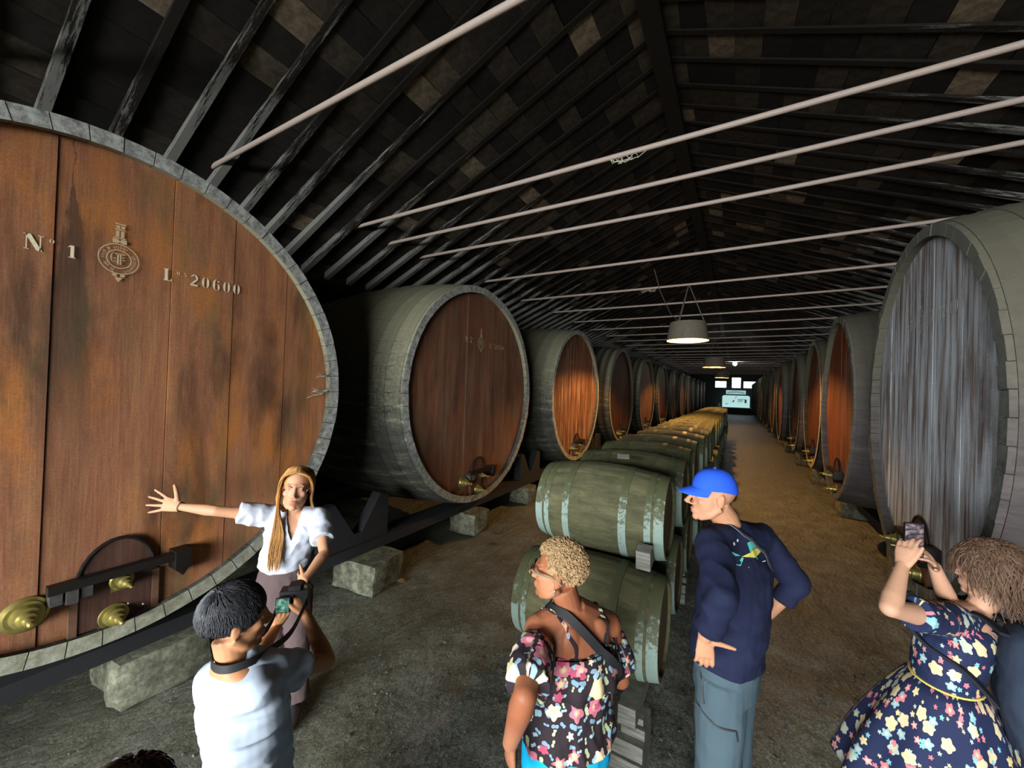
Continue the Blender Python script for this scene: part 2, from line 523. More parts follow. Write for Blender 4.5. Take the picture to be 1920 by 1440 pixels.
for i, (x0, x1, z0, z1) in enumerate(WIN):
    w = tag(empty('window_%d' % (i + 1), ((x0 + x1) / 2, Y1, z0)), kind='structure')
    hw, hh = (x1 - x0) / 2, z1 - z0
    b = MB()
    for lo, hi in (((-hw, -.02, 0), (-hw + .05, .1, hh)), ((hw - .05, -.02, 0), (hw, .1, hh)), ((-hw + .05, -.02, 0), (hw - .05, .1, .05)),
                   ((-hw + .05, -.02, hh - .05), (hw - .05, .1, hh)), ((-.02, 0, .05), (.02, .08, hh - .05))): b.box(lo, hi)
    link('window_frame', b.mesh('frame'), M['frame'], w)
    for sx in (-1, 1):
        b = MB(); b.box((min(sx * .02, sx * (hw - .05)), .03, .05), (max(sx * .02, sx * (hw - .05)), .045, hh - .05))
        link('pane', b.mesh('pane'), M['daylight'], w)

# roof: ridge beam, rafters, square tiles between them, dark deck above
roof = tag(empty('ceiling', (X_RIDGE, 0, Z_RIDGE)), kind='structure')
b = MB(); b.box((-.11, Y0, -.34), (.11, Y1, -.02))
link('ridge_beam', b.mesh('ridge_beam'), M['rafter'], roof)
SL = HALF * KS
b = MB(); b.add([(0,-.034,-.016),(SL*.45,-.036,-.028),(SL*.45,.036,-.028),(0,.034,-.016),(0,-.034,0),(SL*.45,-.036,0),(SL*.45,.036,0),(0,.034,0)], [(3,2,1,0),(4,5,6,7),(0,1,5,4),(2,3,7,6),(3,0,4,7)]); b.add([(SL*.45,-.036,-.028),(SL+.1,-.048,-.12),(SL+.1,.048,-.12),(SL*.45,.036,-.028),(SL*.45,-.036,0),(SL+.1,-.048,0),(SL+.1,.048,0),(SL*.45,.036,0)], [(3,2,1,0),(4,5,6,7),(0,1,5,4),(1,2,6,5),(2,3,7,6)])
raf_me = b.mesh('rafter'); raf_me.materials.append(M['rafter'])
b = MB(); b.box((-.148, -.214, 0), (.148, .214, .035))
tile_me = b.mesh('roof_tile'); tile_me.materials.append(M['tile'])
RS = 0.45
CAM_INV = cam.matrix_world.inverted()
def seen(p):
    q = CAM_INV @ p
    if q.z > -.3: return False
    u = 960 + F_PX * q.x / -q.z; v = 720 - F_PX * q.y / -q.z
    return -60 < u < 1980 and -60 < v < 800
for side in (-1, 1):
    rot = (0, ANG, 0 if side > 0 else PI)
    E = Matrix.Rotation(rot[2], 3, 'Z') @ Matrix.Rotation(ANG, 3, 'Y')
    y = Y0 + .1
    while y < Y1:
        link('rafter', raf_me, None, roof, (0, y + random.uniform(-.02, .02), -.16), rot)
        y += RS
    nrow = int(SL / .30) + 1
    cand = []; y = Y0 + .1 + RS / 2
    while y < Y1:
        for k in range(nrow):
            sft = .15 + k * .30
            tilt = (random.gauss(0, .014), random.gauss(0, .018) - .02, random.gauss(0, .012))
            p = E @ Vector((sft, 0, 0)) + Vector((0, y, -.155 + random.uniform(-.006, .008)))
            cand.append((p, tilt, sft))
        y += RS
    vis = [(c[0] + Vector((X_RIDGE, 0, Z_RIDGE)) - CAM_LOC).length if seen(c[0] + Vector((X_RIDGE, 0, Z_RIDGE))) else 1e9 for c in cand]
    order = sorted(range(len(cand)), key=lambda i: vis[i])
    single = set(order[:300])
    mb = MB(); tones = []
    bx = [Vector(v.co) for v in tile_me.vertices]; bf = [tuple(p.vertices) for p in tile_me.polygons]
    for i, (p, tilt, sft) in enumerate(cand):
        RR = E @ Matrix.Rotation(tilt[0], 3, 'X') @ Matrix.Rotation(tilt[1], 3, 'Y') @ Matrix.Rotation(tilt[2], 3, 'Z')
        if i in single:
            o = link('roof_tile', tile_me, None, roof)
            o.matrix_local = Matrix.Translation(p) @ RR.to_4x4()
        else:
            mb.add([RR @ q + p for q in bx], bf); tones += [random.random()] * 6
    me = mb.mesh('roof_tiles'); a = me.attributes.new('tone', 'FLOAT', 'FACE'); a.data.foreach_set('value', tones)
    o = link('roof_tiles', me, M['tile_many'], roof); o['kind'] = 'stuff'
    b = MB(); b.box((-.05, Y0 - .4, .05), (SL + .5, Y1 + .4, .09))
    o = link('roof_deck', b.mesh('roof_deck'), M['deck'], roof)
    o.rotation_euler = (0, ANG, 0)
    if side < 0:
        b = MB(); b.box((-.05, -Y1 - .4, .05), (SL + .5, -Y0 + .4, .09)); o.data = b.mesh('roof_deck'); o.data.materials.append(M['deck'])
        o.rotation_euler = (0, ANG, PI)
# wall plates under the rafter feet
for nm, x in (('trim_1', XL + .12), ('trim_2', XR - .12)):
    b = MB(); b.box((x - .12, Y0, ZE - .36), (x + .12, Y1, ZE - .06))
    tag(link(nm, b.mesh(nm), M['rafter']), kind='structure')

# tie rods across the hall
RODS = [0.3, 2.14, 4.11, 4.87, 5.68, 7.65, 9.75, 11.65]
while RODS[-1] < 52: RODS.append(RODS[-1] + 1.95)
place = ['', 'highest in view', 'second above the first pale cask', 'third from the entrance', 'fourth from the entrance', 'fifth from the entrance',
         'carrying the nearest hanging lamp', 'just beyond the nearest hanging lamp']
for i, y in enumerate(RODS):
    b = MB(); hw = (Z_RIDGE - .18 - 4.75) / SLOPE + .32
    r = .027
    b.tube([(X_RIDGE - hw, 0, 0), (X_RIDGE - 1, 0, -.01), (X_RIDGE + 1, 0, -.01), (X_RIDGE + hw, 0, 0)], r, 10)
    o = link('tie_rod', b.mesh('tie_rod', 60), M['rod'], None, (0, y, 4.75))
    if i == 0: tag(o, 'pink grey tie rod overhead beside the entrance', 'rod')
    elif i < len(place): tag(o, 'pink grey iron tie rod across the roof, ' + place[i], 'rod')
    else: tag(o, 'thin distant tie rod across the roof, %s counted from the entrance' % ORD[i + 1], 'rod', 'distant tie rods')
    if i in (2, 6):
        w = MB(); rr = random.Random(i)
        for q in range(7):
            x0 = (-1.2 if i == 2 else -2.0) + rr.uniform(-.12, .12)
            pts = [(x0 + t * rr.uniform(.02, .05), rr.uniform(-.01, .01), -.02 - .02 * t * (5 - t) * rr.uniform(.3, .8)) for t in range(6)]
            w.tube(pts, .004, 4)
        link('cobweb', w.mesh('cobweb'), M['web'], o)

# ------------------------------------------------------------------ stencil lettering
def rect(a, b, c, d): return [(a, b), (c, b), (c, d), (a, d)]
def cres(cx, cy, rx, ry, a0, a1, t, te, n=10):
    out = []; inn = []
    for i in range(n + 1):
        f = i / n; a = R_(a0 + (a1 - a0) * f); w = te + (t - te) * math.sin(PI * f)
        out.append((cx + rx * math.cos(a), cy + ry * math.sin(a)))
        inn.append((cx + (rx - w) * math.cos(a), cy + (ry - w * .3) * math.sin(a)))
    return [[out[i], out[i+1], inn[i+1], inn[i]] for i in range(n)]
G = {
 '0': (.66, cres(.3,.5,.3,.5,105,255,.2,.04) + cres(.3,.5,.3,.5,-75,75,.2,.04)),
 '1': (.5, [rect(.18,.06,.38,1), [(.02,.8),(.18,.86),(.18,1)], rect(.08,0,.48,.05)]),
 '2': (.66, cres(.29,.7,.28,.3,-35,165,.2,.09) + [[(.36,.56),(.55,.56),(.2,.17),(.02,.17)], rect(0,0,.58,.14)]),
 '3': (.62, cres(.28,.74,.25,.26,-60,160,.17,.06) + cres(.28,.27,.28,.28,-160,70,.2,.06)),
 '5': (.62, [rect(.08,.84,.5,1), rect(.08,.52,.14,.86)] + cres(.26,.32,.3,.32,-160,120,.2,.05)),
 '6': (.66, cres(.3,.5,.3,.5,80,280,.2,.05) + cres(.33,.31,.27,.31,-75,95,.18,.04) + [rect(.4,.78,.54,.9)]),
 'N': (.95, [rect(.1,0,.15,1), [(.05,1),(.3,1),(.8,0),(.55,0)], rect(.68,0,.73,1), rect(0,.96,.2,1), rect(.02,0,.24,.04), rect(.58,.96,.84,1)]),
 'L': (.72, [rect(.1,.04,.32,.96), rect(.02,.96,.4,1), rect(.02,0,.5,.05), [(.46,0),(.6,0),(.6,.26)]]),
 'o': (.3, cres(.12,.82,.11,.15,105,255,.06,.02,5) + cres(.12,.82,.11,.15,-75,75,.06,.02,5)),
 's': (.3, cres(.12,.9,.1,.09,30,270,.05,.02,5) + cres(.12,.75,.1,.09,-150,90,.05,.02,5)),
 ' ': (.35, []),
}
def text_polys(txt, y, z, size, wf=1.0, gap=.12):
    out = []
    for ch in txt:
        w, ps = G[ch]
        if ps: out.append([[(y + a * size * wf, z + c * size) for a, c in p] for p in ps])
        y += (w + gap) * size * wf
    return out
def emblem_polys(y, z, r):
    P = []
    def ring(r0, r1, n=40):
        for i in range(n):
            a, c = 2*PI*i/n, 2*PI*(i+1)/n
            P.append([(y+r0*math.cos(a), z+r0*math.sin(a)), (y+r0*math.cos(c), z+r0*math.sin(c)), (y+r1*math.cos(c), z+r1*math.sin(c)), (y+r1*math.cos(a), z+r1*math.sin(a))])
    ring(r * .94, r); ring(r * .56, r * .62)
    rr = random.Random(5)
    for i in range(22):          # the belt's small worn letters read only as ticks
        a = 2*PI*i/22
        if abs(math.sin(a / 2 + PI / 4)) < .12: continue
        w = rr.uniform(.03, .06)
        for q in (-.09, .09):
            if rr.random() < .2: continue
            aa = a + q * rr.uniform(.5, 1)
            lo, hi = r * (.67 + rr.uniform(0, .05)), r * (.88 - rr.uniform(0, .06))
            P.append([(y+lo*math.cos(aa-w/2), z+lo*math.sin(aa-w/2)), (y+lo*math.cos(aa+w/2), z+lo*math.sin(aa+w/2)), (y+hi*math.cos(aa+w/2), z+hi*math.sin(aa+w/2)), (y+hi*math.cos(aa-w/2), z+hi*math.sin(aa-w/2))])
    def rc(a, b, c, d): P.append([(y+a*r, z+b*r), (y+c*r, z+b*r), (y+c*r, z+d*r), (y+a*r, z+d*r)])
    rc(-.10,-.36,-.01,.34); rc(.04,-.36,.11,.28); rc(-.3,-.02,-.14,.03); rc(.14,-.06,.3,-.01); rc(.14,.1,.26,.15); rc(-.26,-.2,-.14,-.15); rc(-.2,.3,.3,.36)
    for p in cres(y - .12*r, z + .05*r, .3*r, .42*r, 110, 240, .07*r, .02*r, 7): P.append(p)
    rc(-.34,1.04,-.06,1.32); rc(.06,1.04,.34,1.32); rc(-.06,1.1,.06,1.22)
    rc(-.28,1.36,.28,1.42); rc(-.2,1.46,-.04,1.86); rc(.04,1.46,.2,1.86); rc(-.24,1.92,.24,1.98); rc(-.2,2.02,-.02,2.2); rc(.04,2.04,.22,2.22); rc(-.26,2.28,.28,2.36)
    for q in (-1, 1): P.append([(y+q*.1*r, z-1.0*r), (y+q*.34*r, z-1.0*r), (y+q*.26*r, z-1.16*r), (y+q*.06*r, z-1.16*r)])
    P.append([(y-.2*r, z-1.22*r), (y+.2*r, z-1.22*r), (y, z-1.52*r)])
    for q in (-1, 1):
        P.append([(y+q*.5*r, z-.66*r), (y+q*.62*r, z-.54*r), (y+q*.3*r, z-.86*r), (y+q*.2*r, z-.9*r)])
    return P
def letters(name, glyphs, x, m, parent):
    for g in glyphs: paint(name, g, x, m, parent)
def paint(name, polys, x, m, parent):
    b = MB()
    for p in polys: b.add([(x, a, c) for a, c in p], [tuple(range(len(p)))])
    me = b.mesh(name)
    return link(name, me, m, parent)

# ------------------------------------------------------------------ big casks
def sfun(x, L): t = -x / L; return 1 + .07 * (1 - (2 * t - 1) ** 2)
def stave_mesh(a0, a1, ry, rz, L, th=.095, nx=9, na=2):
    b = MB(); vs = []; fs = []; ga = .0016
    rows = na + 1
    for i in range(nx):
        x = -L * i / (nx - 1); s = sfun(x, L)
        for k in range(rows):
            a = a0 + ga + (a1 - a0 - 2 * ga) * k / na
            vs.append((x, ry * s * math.cos(a), rz * s * math.sin(a)))
        for k in range(rows - 1, -1, -1):
            a = a0 + ga + (a1 - a0 - 2 * ga) * k / na
            vs.append((x, (ry * s - th) * math.cos(a), (rz * s - th) * math.sin(a)))
    n = rows * 2
    for i in range(nx - 1):
        for k in range(n): fs.append((i*n+k, i*n+(k+1) % n, (i+1)*n+(k+1) % n, (i+1)*n+k))
    fs.append(tuple(range(n-1,-1,-1))); fs.append(tuple((nx-1)*n+k for k in range(n)))
    b.add([(x, y, z + rz) for x, y, z in vs], fs)
    return b
def ring_mesh(x0, x1, ry, rz, L, out=.008, th=.02, n=72, drop=0):
    b = MB(); vs = []; fs = []
    for k in range(n):
        a = 2 * PI * k / n
        for x, o in ((x0, out), (x1, out), (x1, out - th), (x0, out - th)):
            s = sfun(x, L)
            vs.append((x, (ry * s + o) * math.cos(a), rz + (rz * s + o) * math.sin(a)))
    for k in range(n):
        k2 = (k + 1) % n
        for q in range(4): fs.append((k*4+q, k*4+(q+1) % 4, k2*4+(q+1) % 4, k2*4+q))
    b.add(vs, fs)
    return b
def head_board(y0, y1, ry, rz, x0, x1, gap=.0025):
    y0 += gap; y1 -= gap
    f = lambda y: rz * math.sqrt(max(0, 1 - (y / ry) ** 2))
    n = 8
    ysx = [y0 + (y1 - y0) * i / n for i in range(n + 1)]
    lo = [(y, rz_c - f(y)) for y in ysx] if False else None
    poly = [(y, -f(y)) for y in ysx] + [(y, f(y)) for y in reversed(ysx)]
    cl = []
    for p in poly:
        if not cl or (abs(p[0]-cl[-1][0]) + abs(p[1]-cl[-1][1])) > 1e-4: cl.append(p)
    if abs(cl[0][0]-cl[-1][0]) + abs(cl[0][1]-cl[-1][1]) < 1e-4: cl.pop()
    return cl
def plug(parent, y, z, r, x=-.07, m='brass'):
    b = MB()
    b.lathe_x([(x, r), (x + .012, r), (x + .018, r * .86), (x + .03, r * .8), (x + .03, r * .62), (x + .07, r * .58), (x + .075, r * .42), (x + .11, r * .38), (x + .115, r * .24), (x + .15, r * .2), (x + .152, r * .13), (x + .18, r * .15), (x + .19, r * .08)], 24, (0, y, z))
    return link('brass_plug', b.mesh('plug', 35), M[m], parent)
def fittings(root, rz, k=1.0, dy=.07, detail=True):
    """manhole door with its iron bar, battens and brass plugs, low on the head"""
    xb = -.07
    y0, y1 = dy - .175 * k, dy + .175 * k
    z0, zs = .10, .40
    arch = [(y0, z0), (y1, z0), (y1, zs)]
    for i in range(1, 12):
        a = PI * i / 12; arch.append((dy + .175 * k * math.cos(a) * (1 - .0 * i), zs + .235 * math.sin(a)))
    arch.append((y0, zs))
    b = MB(); b.prism_x(arch, xb, xb + .022)
    d = link('manhole_door', b.mesh('manhole_door'), M['door_wood'], root)
    b = MB(); pts = [(xb + .024, dy + (.175 * k + .012) * math.cos(PI * i / 16), zs - .02 + .262 * math.sin(PI * i / 16)) for i in range(17)]
    b.tube(pts, .011, 6); link('arch_strip', b.mesh('arch_strip', 60), M['iron'], d)
    for yy, top in ((y0 - .018, .40), (y1 + .018, .37)):
        b = MB(); b.box((xb, yy - .018, z0 - .01), (xb + .03, yy + .018, top)); link('batten', b.mesh('batten'), M['batten'], root)
    b = MB(); b.box((xb + .045, dy - .31 * k, .415), (xb + .105, dy + .31 * k, .465))
    bar = link('crossbar', b.mesh('crossbar'), M['iron'], root)
    b = MB()
    b.prism_x([(dy + .29 * k, .33), (dy + .315 * k, .30), (dy + .36 * k, .36), (dy + .36 * k, .475), (dy + .27 * k, .475), (dy + .27 * k, .35)], xb, xb + .12)
    link('bar_bracket', b.mesh('bar_bracket'), M['iron'], bar)
    for q in range(3):
        b = MB(); yy = dy - .30 * k + q * .062
        b.box((xb, yy, .345 - .01 * (q % 2)), (xb + .09 + .012 * (q % 2), yy + .05, .42)); link('clamp_plate', b.mesh('clamp_plate'), M['iron_grey'], bar)
    plug(root, dy - .38 * k, .32, .098)
    plug(root, dy - .01, .125 + .02, .09)
    plug(root, dy + .02, .365, .062, xb + .02)
    if detail:
        b = MB(); b.box((xb + .02, dy - .03, .30), (xb + .03, dy + .07, .43)); link('plug_plate', b.mesh('plug_plate'), M['brass'], root)

def cask(label, side, x, y, zc, ry, rz, L, bounds, mhead, mst, ns=0, group=None, fit=1, rnd=None, marks=None, hoops=None):
    rn = random.Random(rnd if rnd is not None else int(y * 100))
    root = thing('wine_cask', label, 'cask', (x, y, zc - rz), 0 if side > 0 else PI, group)
    if ns:
        for k in range(ns):
            bb = stave_mesh(2*PI*k/ns, 2*PI*(k+1)/ns, ry, rz, L)
            me = bb.mesh('stave', 35); me.materials.append(M[mst]); me.materials.append(M['rim' if side > 0 else 'rim_dark'])
            me.polygons[len(me.polygons) - 2].material_index = 1
            me.update()
            o = link('stave', me, None, root, (rn.uniform(-.004, .004), 0, 0))
    else:
        bb = MB(); n = 56; vs = []; fs = []
        prof = [(-L * i / 10, 0.) for i in range(11)] + [(-L, .09), (-L + .08, .09)]
        prof = [(-.07, .095), (0., .095)] + prof
        for px, inset in prof:
            s = sfun(px if px > -.07 else px, L)
            if inset > 0: s = 1.0
            for k in range(n):
                a = 2 * PI * k / n
                vs.append((px, (ry * s - inset) * math.cos(a), rz + (rz * s - inset) * math.sin(a)))
        for i in range(len(prof) - 1):
            for k in range(n): fs.append((i*n+k, (i+1)*n+k, (i+1)*n+(k+1) % n, i*n+(k+1) % n))
        fs = [tuple(reversed(f)) for f in fs]
        bb.add(vs, fs); me = bb.mesh('cask_body', 35); me.materials.append(M[mst]); me.materials.append(M['rim'])
        for p in me.polygons:
            if all(abs(vs[v][0]) < .0001 for v in p.vertices): p.material_index = 1
        link('cask_body', me, None, root)
    iy, iz = ry - .085, rz - .085
    edges = [-iy] + [e for e in bounds if -iy < e < iy] + [iy]
    for a, c in zip(edges, edges[1:]):
        p = head_board(a, c, iy, iz, 0, 0)
        off = rn.uniform(-.004, .004)
        b = MB(); b.prism_x([(u, v + rz) for u, v in p], -.13, -.072 + off)
        link('head_board', b.mesh('head_board'), M[mhead], root)
    b = MB(); b.prism_x([((ry - .085) * math.cos(2*PI*k/40), rz + (rz - .085) * math.sin(2*PI*k/40)) for k in range(40)], -L + .06, -L + .1)
    link('rear_head', b.mesh('rear_head'), M['stave_dark'], root)
    for x0, x1 in (hoops or ((-.035, -.15), (-.27, -.385), (-.50, -.615), (-.98, -1.09), (-L + 1.09, -L + .98), (-L + .615, -L + .5), (-L + .15, -L + .035))):
        link('hoop', ring_mesh(x0, x1, ry, rz, L).mesh('hoop', 35), M['hoop' if side > 0 else 'hoop_r'], root)
    if fit: fittings(root, rz, 1.0, .07 if fit == 1 else 0, fit == 1)
    if marks: marks(root, rz)
    return root

XLC = -3.42
def marks1(root, rz):
    z = .80 + rz - .01
    letters('number_character', text_polys('No', -.375, z, .088, 1.0) + text_polys('1', -.21, z, .075, 1.0), -.062, M['cream'], root)
    paint('emblem', emblem_polys(.015, z + .055, .098), -.062, M['cream_faded'], root)
    letters('volume_character', text_polys('Los20600', .24, z - .02, .083, .95, .22), -.062, M['cream'], root)
def marks2(root, rz):
    z = .80 + rz - .03
    letters('number_character', text_polys('No2', -.36, z, .085, 1.0), -.062, M['cream_faded'], root)
    paint('emblem', emblem_polys(.05, z + .02, .095), -.062, M['cream_faded'], root)
    letters('volume_character', text_polys('Los20500', .29, z - .03, .08, .95, .2), -.062, M['cream_faded'], root)
def marks3(root, rz):
    letters('number_character', text_polys('N 3', -.45, .76 + rz, .085, 1.0), -.062, M['cream_faded'], root)
def marksR(root, rz):
    z = .76 + rz
    letters('number_character', text_polys('5', -.36, z - .02, .10, 1.0), -.062, M['white_faded'], root)
    paint('emblem', emblem_polys(-.13, z + .05, .10), -.062, M['white_faded'], root)
    letters('volume_character', text_polys('Los12600', .12, z, .105, .8, .14), -.062, M['white_faded'], root)

c1 = cask('huge red brown wine cask with cream number 1, nearest of its row', 1, XLC, .85, 2.11, 1.605, 1.61, 3.0,
     [-1.25, -.98, -.62, -.26, .29, .68, 1.10, 1.36], 'head1', 'stave', 64, rnd=3, marks=marks1)
c2 = cask('dark red headed wine cask with number 2, behind the guide', 1, XLC, 4.92, 2.10, 1.615, 1.63, 3.0,
     [-1.32, -1.02, -.72, -.3, .06, .44, .8, 1.15], 'head2', 'stave', 64, rnd=4, marks=marks2)
c3 = cask('wine cask with pale streaked head lit orange below, third of the long row', 1, XLC, 9.19, 2.08, 1.6, 1.6, 3.0,
     [-1.3, -1.0, -.74, -.46, -.2, .1, .36, .6, .9, 1.2], 'head3', 'stave', 48, rnd=5, marks=marks3)
LY = [13.47, 17.75, 22.0, 26.3, 30.5, 34.8, 39.1, 43.4, 47.7, 51.8]
for i, y in enumerate(LY):
    lab = {0: 'dim brown headed wine cask just beyond the pale streaked cask', 1: 'shadowed wine cask, fifth in the long row of casks'}.get(i, 'distant wine cask facing the barrels, %s of the long row from the entrance' % ORD[i + 4])
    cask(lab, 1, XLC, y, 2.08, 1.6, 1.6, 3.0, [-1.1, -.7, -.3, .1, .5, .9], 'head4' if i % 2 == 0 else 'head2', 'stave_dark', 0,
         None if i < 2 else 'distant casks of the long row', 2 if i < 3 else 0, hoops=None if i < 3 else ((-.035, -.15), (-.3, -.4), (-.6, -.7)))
XRC = 1.35
r1 = cask('tall oval cask with peeling grey white head and faded lettering', -1, XRC, 4.75, 2.125, 1.38, 1.575, 2.3,
     [-1.12, -.9, -.66, -.45, -.16, .12, .38, .62, .84, 1.08], 'head_r1', 'stave_r', 60, fit=2, rnd=8, marks=marksR)
r2 = cask('oval cask with orange lit red head, right after the peeling grey cask', -1, XRC, 8.0, 2.06, 1.18, 1.45, 2.3,
     [-.9, -.6, -.3, .02, .32, .62, .9], 'head_r2', 'stave_r', 44, fit=2, rnd=9)
RY = [11.2, 14.4, 17.6, 20.8, 24.1, 27.4, 30.7, 34.0, 37.4, 40.8, 44.2, 47.6, 51.0]
for i, y in enumerate(RY):
    lab = {0: 'dark oval cask, third along the aisle wall', 2: 'oval cask with orange strip of light, fifth along the aisle'}.get(i, 'distant oval wine cask lining the aisle, %s from the entrance' % ORD[i + 3])
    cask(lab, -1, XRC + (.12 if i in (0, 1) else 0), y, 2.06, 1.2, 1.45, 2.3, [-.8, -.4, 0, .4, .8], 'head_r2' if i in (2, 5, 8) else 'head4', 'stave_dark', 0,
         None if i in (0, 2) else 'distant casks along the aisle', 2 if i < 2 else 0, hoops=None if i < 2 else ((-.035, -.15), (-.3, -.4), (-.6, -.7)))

# cobweb tufts on the near cask rim
rr = random.Random(2)
for (yy, zz) in ((1.52, 1.78 ), (1.50, 1.62), (1.46, 1.60)):
    b = MB()
    for q in range(3):
        p = [Vector((-.02, yy, zz))]
        for t in range(5): p.append(p[-1] + Vector((rr.uniform(-.012, .02), -rr.uniform(.02, .04), rr.uniform(-.016, .01))))
        b.tube(p, [.006, .007, .005, .005, .004, .002], 5)
    link('cobweb', b.mesh('cobweb', 60), M['web'], c1)

# beams that carry the casks, on stone blocks
def beam(label, lo, hi):
    b = MB(); b.box(lo, hi); return tag(link('support_beam', b.mesh('support_beam'), M['beam'], None), label, 'beam')
beam('long black beam under the fronts of the big casks', (-3.86, -1.4, .305), (-3.56, 54, .415))
beam('black beam under the rear of the big casks', (-6.1, -1.4, .305), (-5.8, 54, .415))
beam('black beam under the oval casks beside the aisle', (1.75, 2.6, .375), (2.05, 54, .49))
beam('black beam under the rear of the oval casks', (3.1, 2.6, .375), (3.4, 54, .49))
# chocks standing between the casks
def chock(label, x, y, flip, z0=.416, group=None):
    b = MB(); b.prism_x([(-.42, 0), (.42, 0), (.42, .46), (.30, .5), (.05, .12), (-.05, .12), (-.30, .5), (-.42, .46)], -.07, .07)
    tag(link('cask_chock', b.mesh('cask_chock'), M['beam'], None, (x, y, z0)), label, 'chock', group)
chock('black wooden chock between the first two big casks', -3.68, 2.9, 1)
chock('black wooden chock between the second and third cask', -3.68, 7.05, 1)
chock('black wooden chock beyond the third big cask', -3.68, 11.3, 1)
chock('black wooden chock between the peeling and orange oval casks', 1.88, 6.43, 1, .492)
def block(label, x, y, sx, sy, h, seed, group=None, rz=0):
    rr = random.Random(seed)
    n = 6; b = MB(); vs = []; 
    bm = []
    # rough block: subdivided box pushed about
    import itertools
    idx = {}
    def vid(i, j, k):
        key = (i, j, k)
        if key not in idx:
            p = Vector(((i / n - .5) * sx, (j / n - .5) * sy, k / n * h))
            rnd = noise.noise_vector(Vector((x + p.x * 5, y + p.y * 5, p.z * 5 + seed))) * .035
            e = sum(1 for q in (i, j, k) if q in (0, n))
            if e >= 2: p.x *= .93; p.y *= .93
            if k == 0: rnd.z = 0
            if k == n: rnd.z = 0; p.z = h
            idx[key] = len(vs); vs.append(p + rnd)
        return idx[key]
    fs = []
    for a in range(n):
        for c in range(n):
            fs += [(vid(a,c,n), vid(a+1,c,n), vid(a+1,c+1,n), vid(a,c+1,n)), (vid(a,c+1,0), vid(a+1,c+1,0), vid(a+1,c,0), vid(a,c,0)),
                   (vid(a,0,c), vid(a+1,0,c), vid(a+1,0,c+1), vid(a,0,c+1)), (vid(a+1,n,c), vid(a,n,c), vid(a,n,c+1), vid(a+1,n,c+1)),
                   (vid(0,a+1,c), vid(0,a,c), vid(0,a,c+1), vid(0,a+1,c+1)), (vid(n,a,c), vid(n,a+1,c), vid(n,a+1,c+1), vid(n,a,c+1))]
    b.add(vs, fs)
    tag(link('stone_block', b.mesh('stone_block', 50), M['stone'], None, (x, y, 0), (0, 0, rz)), label, 'stone', group)
block('large pale stone block under the number 1 cask', -3.68, 1.2, .5, .56, .305, 1)
block('pale stone block beside the guide, under the gap before cask 2', -3.52, 2.98, .62, .5, .305, 2, rz=.15)
block('narrow stone block below the brass plugs of cask 2', -3.55, 4.9, .5, .42, .305, 3)
block('stone block half hidden beyond cask 2', -3.6, 6.75, .42, .4, .305, 4)
block('stone block under the front beam before cask 1', -3.7, -.6, .5, .5, .305, 5)
block('stone block under the beam below the pale streaked cask', -3.65, 9.3, .45, .45, .305, 6)
k = 12; kk = 1
for y in np.arange(11.2, 54, 2.1):
    block('stone block under the front beam of the long row, %s of the far ones' % ORD[k - 11], -3.7, float(y), .4, .42, .305, k, 'distant stone blocks of the long row'); k += 1
for y in np.arange(-1, 54, 4.2):
    block('stone block under the rear beam behind the big casks, %s from the entrance' % ORD[int((y + 5.2) / 4.2 + .1)], -5.95, float(y), .4, .42, .305, k, 'stone blocks of the rear beam'); k += 1
block('dark stone block under the near oval cask beside the aisle', 1.85, 3.9, .4, .45, .375, 90)
block('dark stone block between the peeling and orange casks', 1.85, 6.5, .4, .45, .375, 91)
for y in np.arange(9.6, 54, 3.2):
    block('stone block under the aisle beam of the oval casks, %s of the far ones' % ORD[int((y - 6.4) / 3.2 + .1)], 1.9, float(y), .4, .42, .375, k, 'distant stone blocks of the aisle'); k += 1
for y in np.arange(3.2, 54, 4.2):
    block('stone block under the rear beam of the oval casks, %s from the entrance' % ORD[int((y + 1) / 4.2 + .1)], 3.25, float(y), .4, .42, .375, k, 'stone blocks of the oval casks rear beam'); k += 1

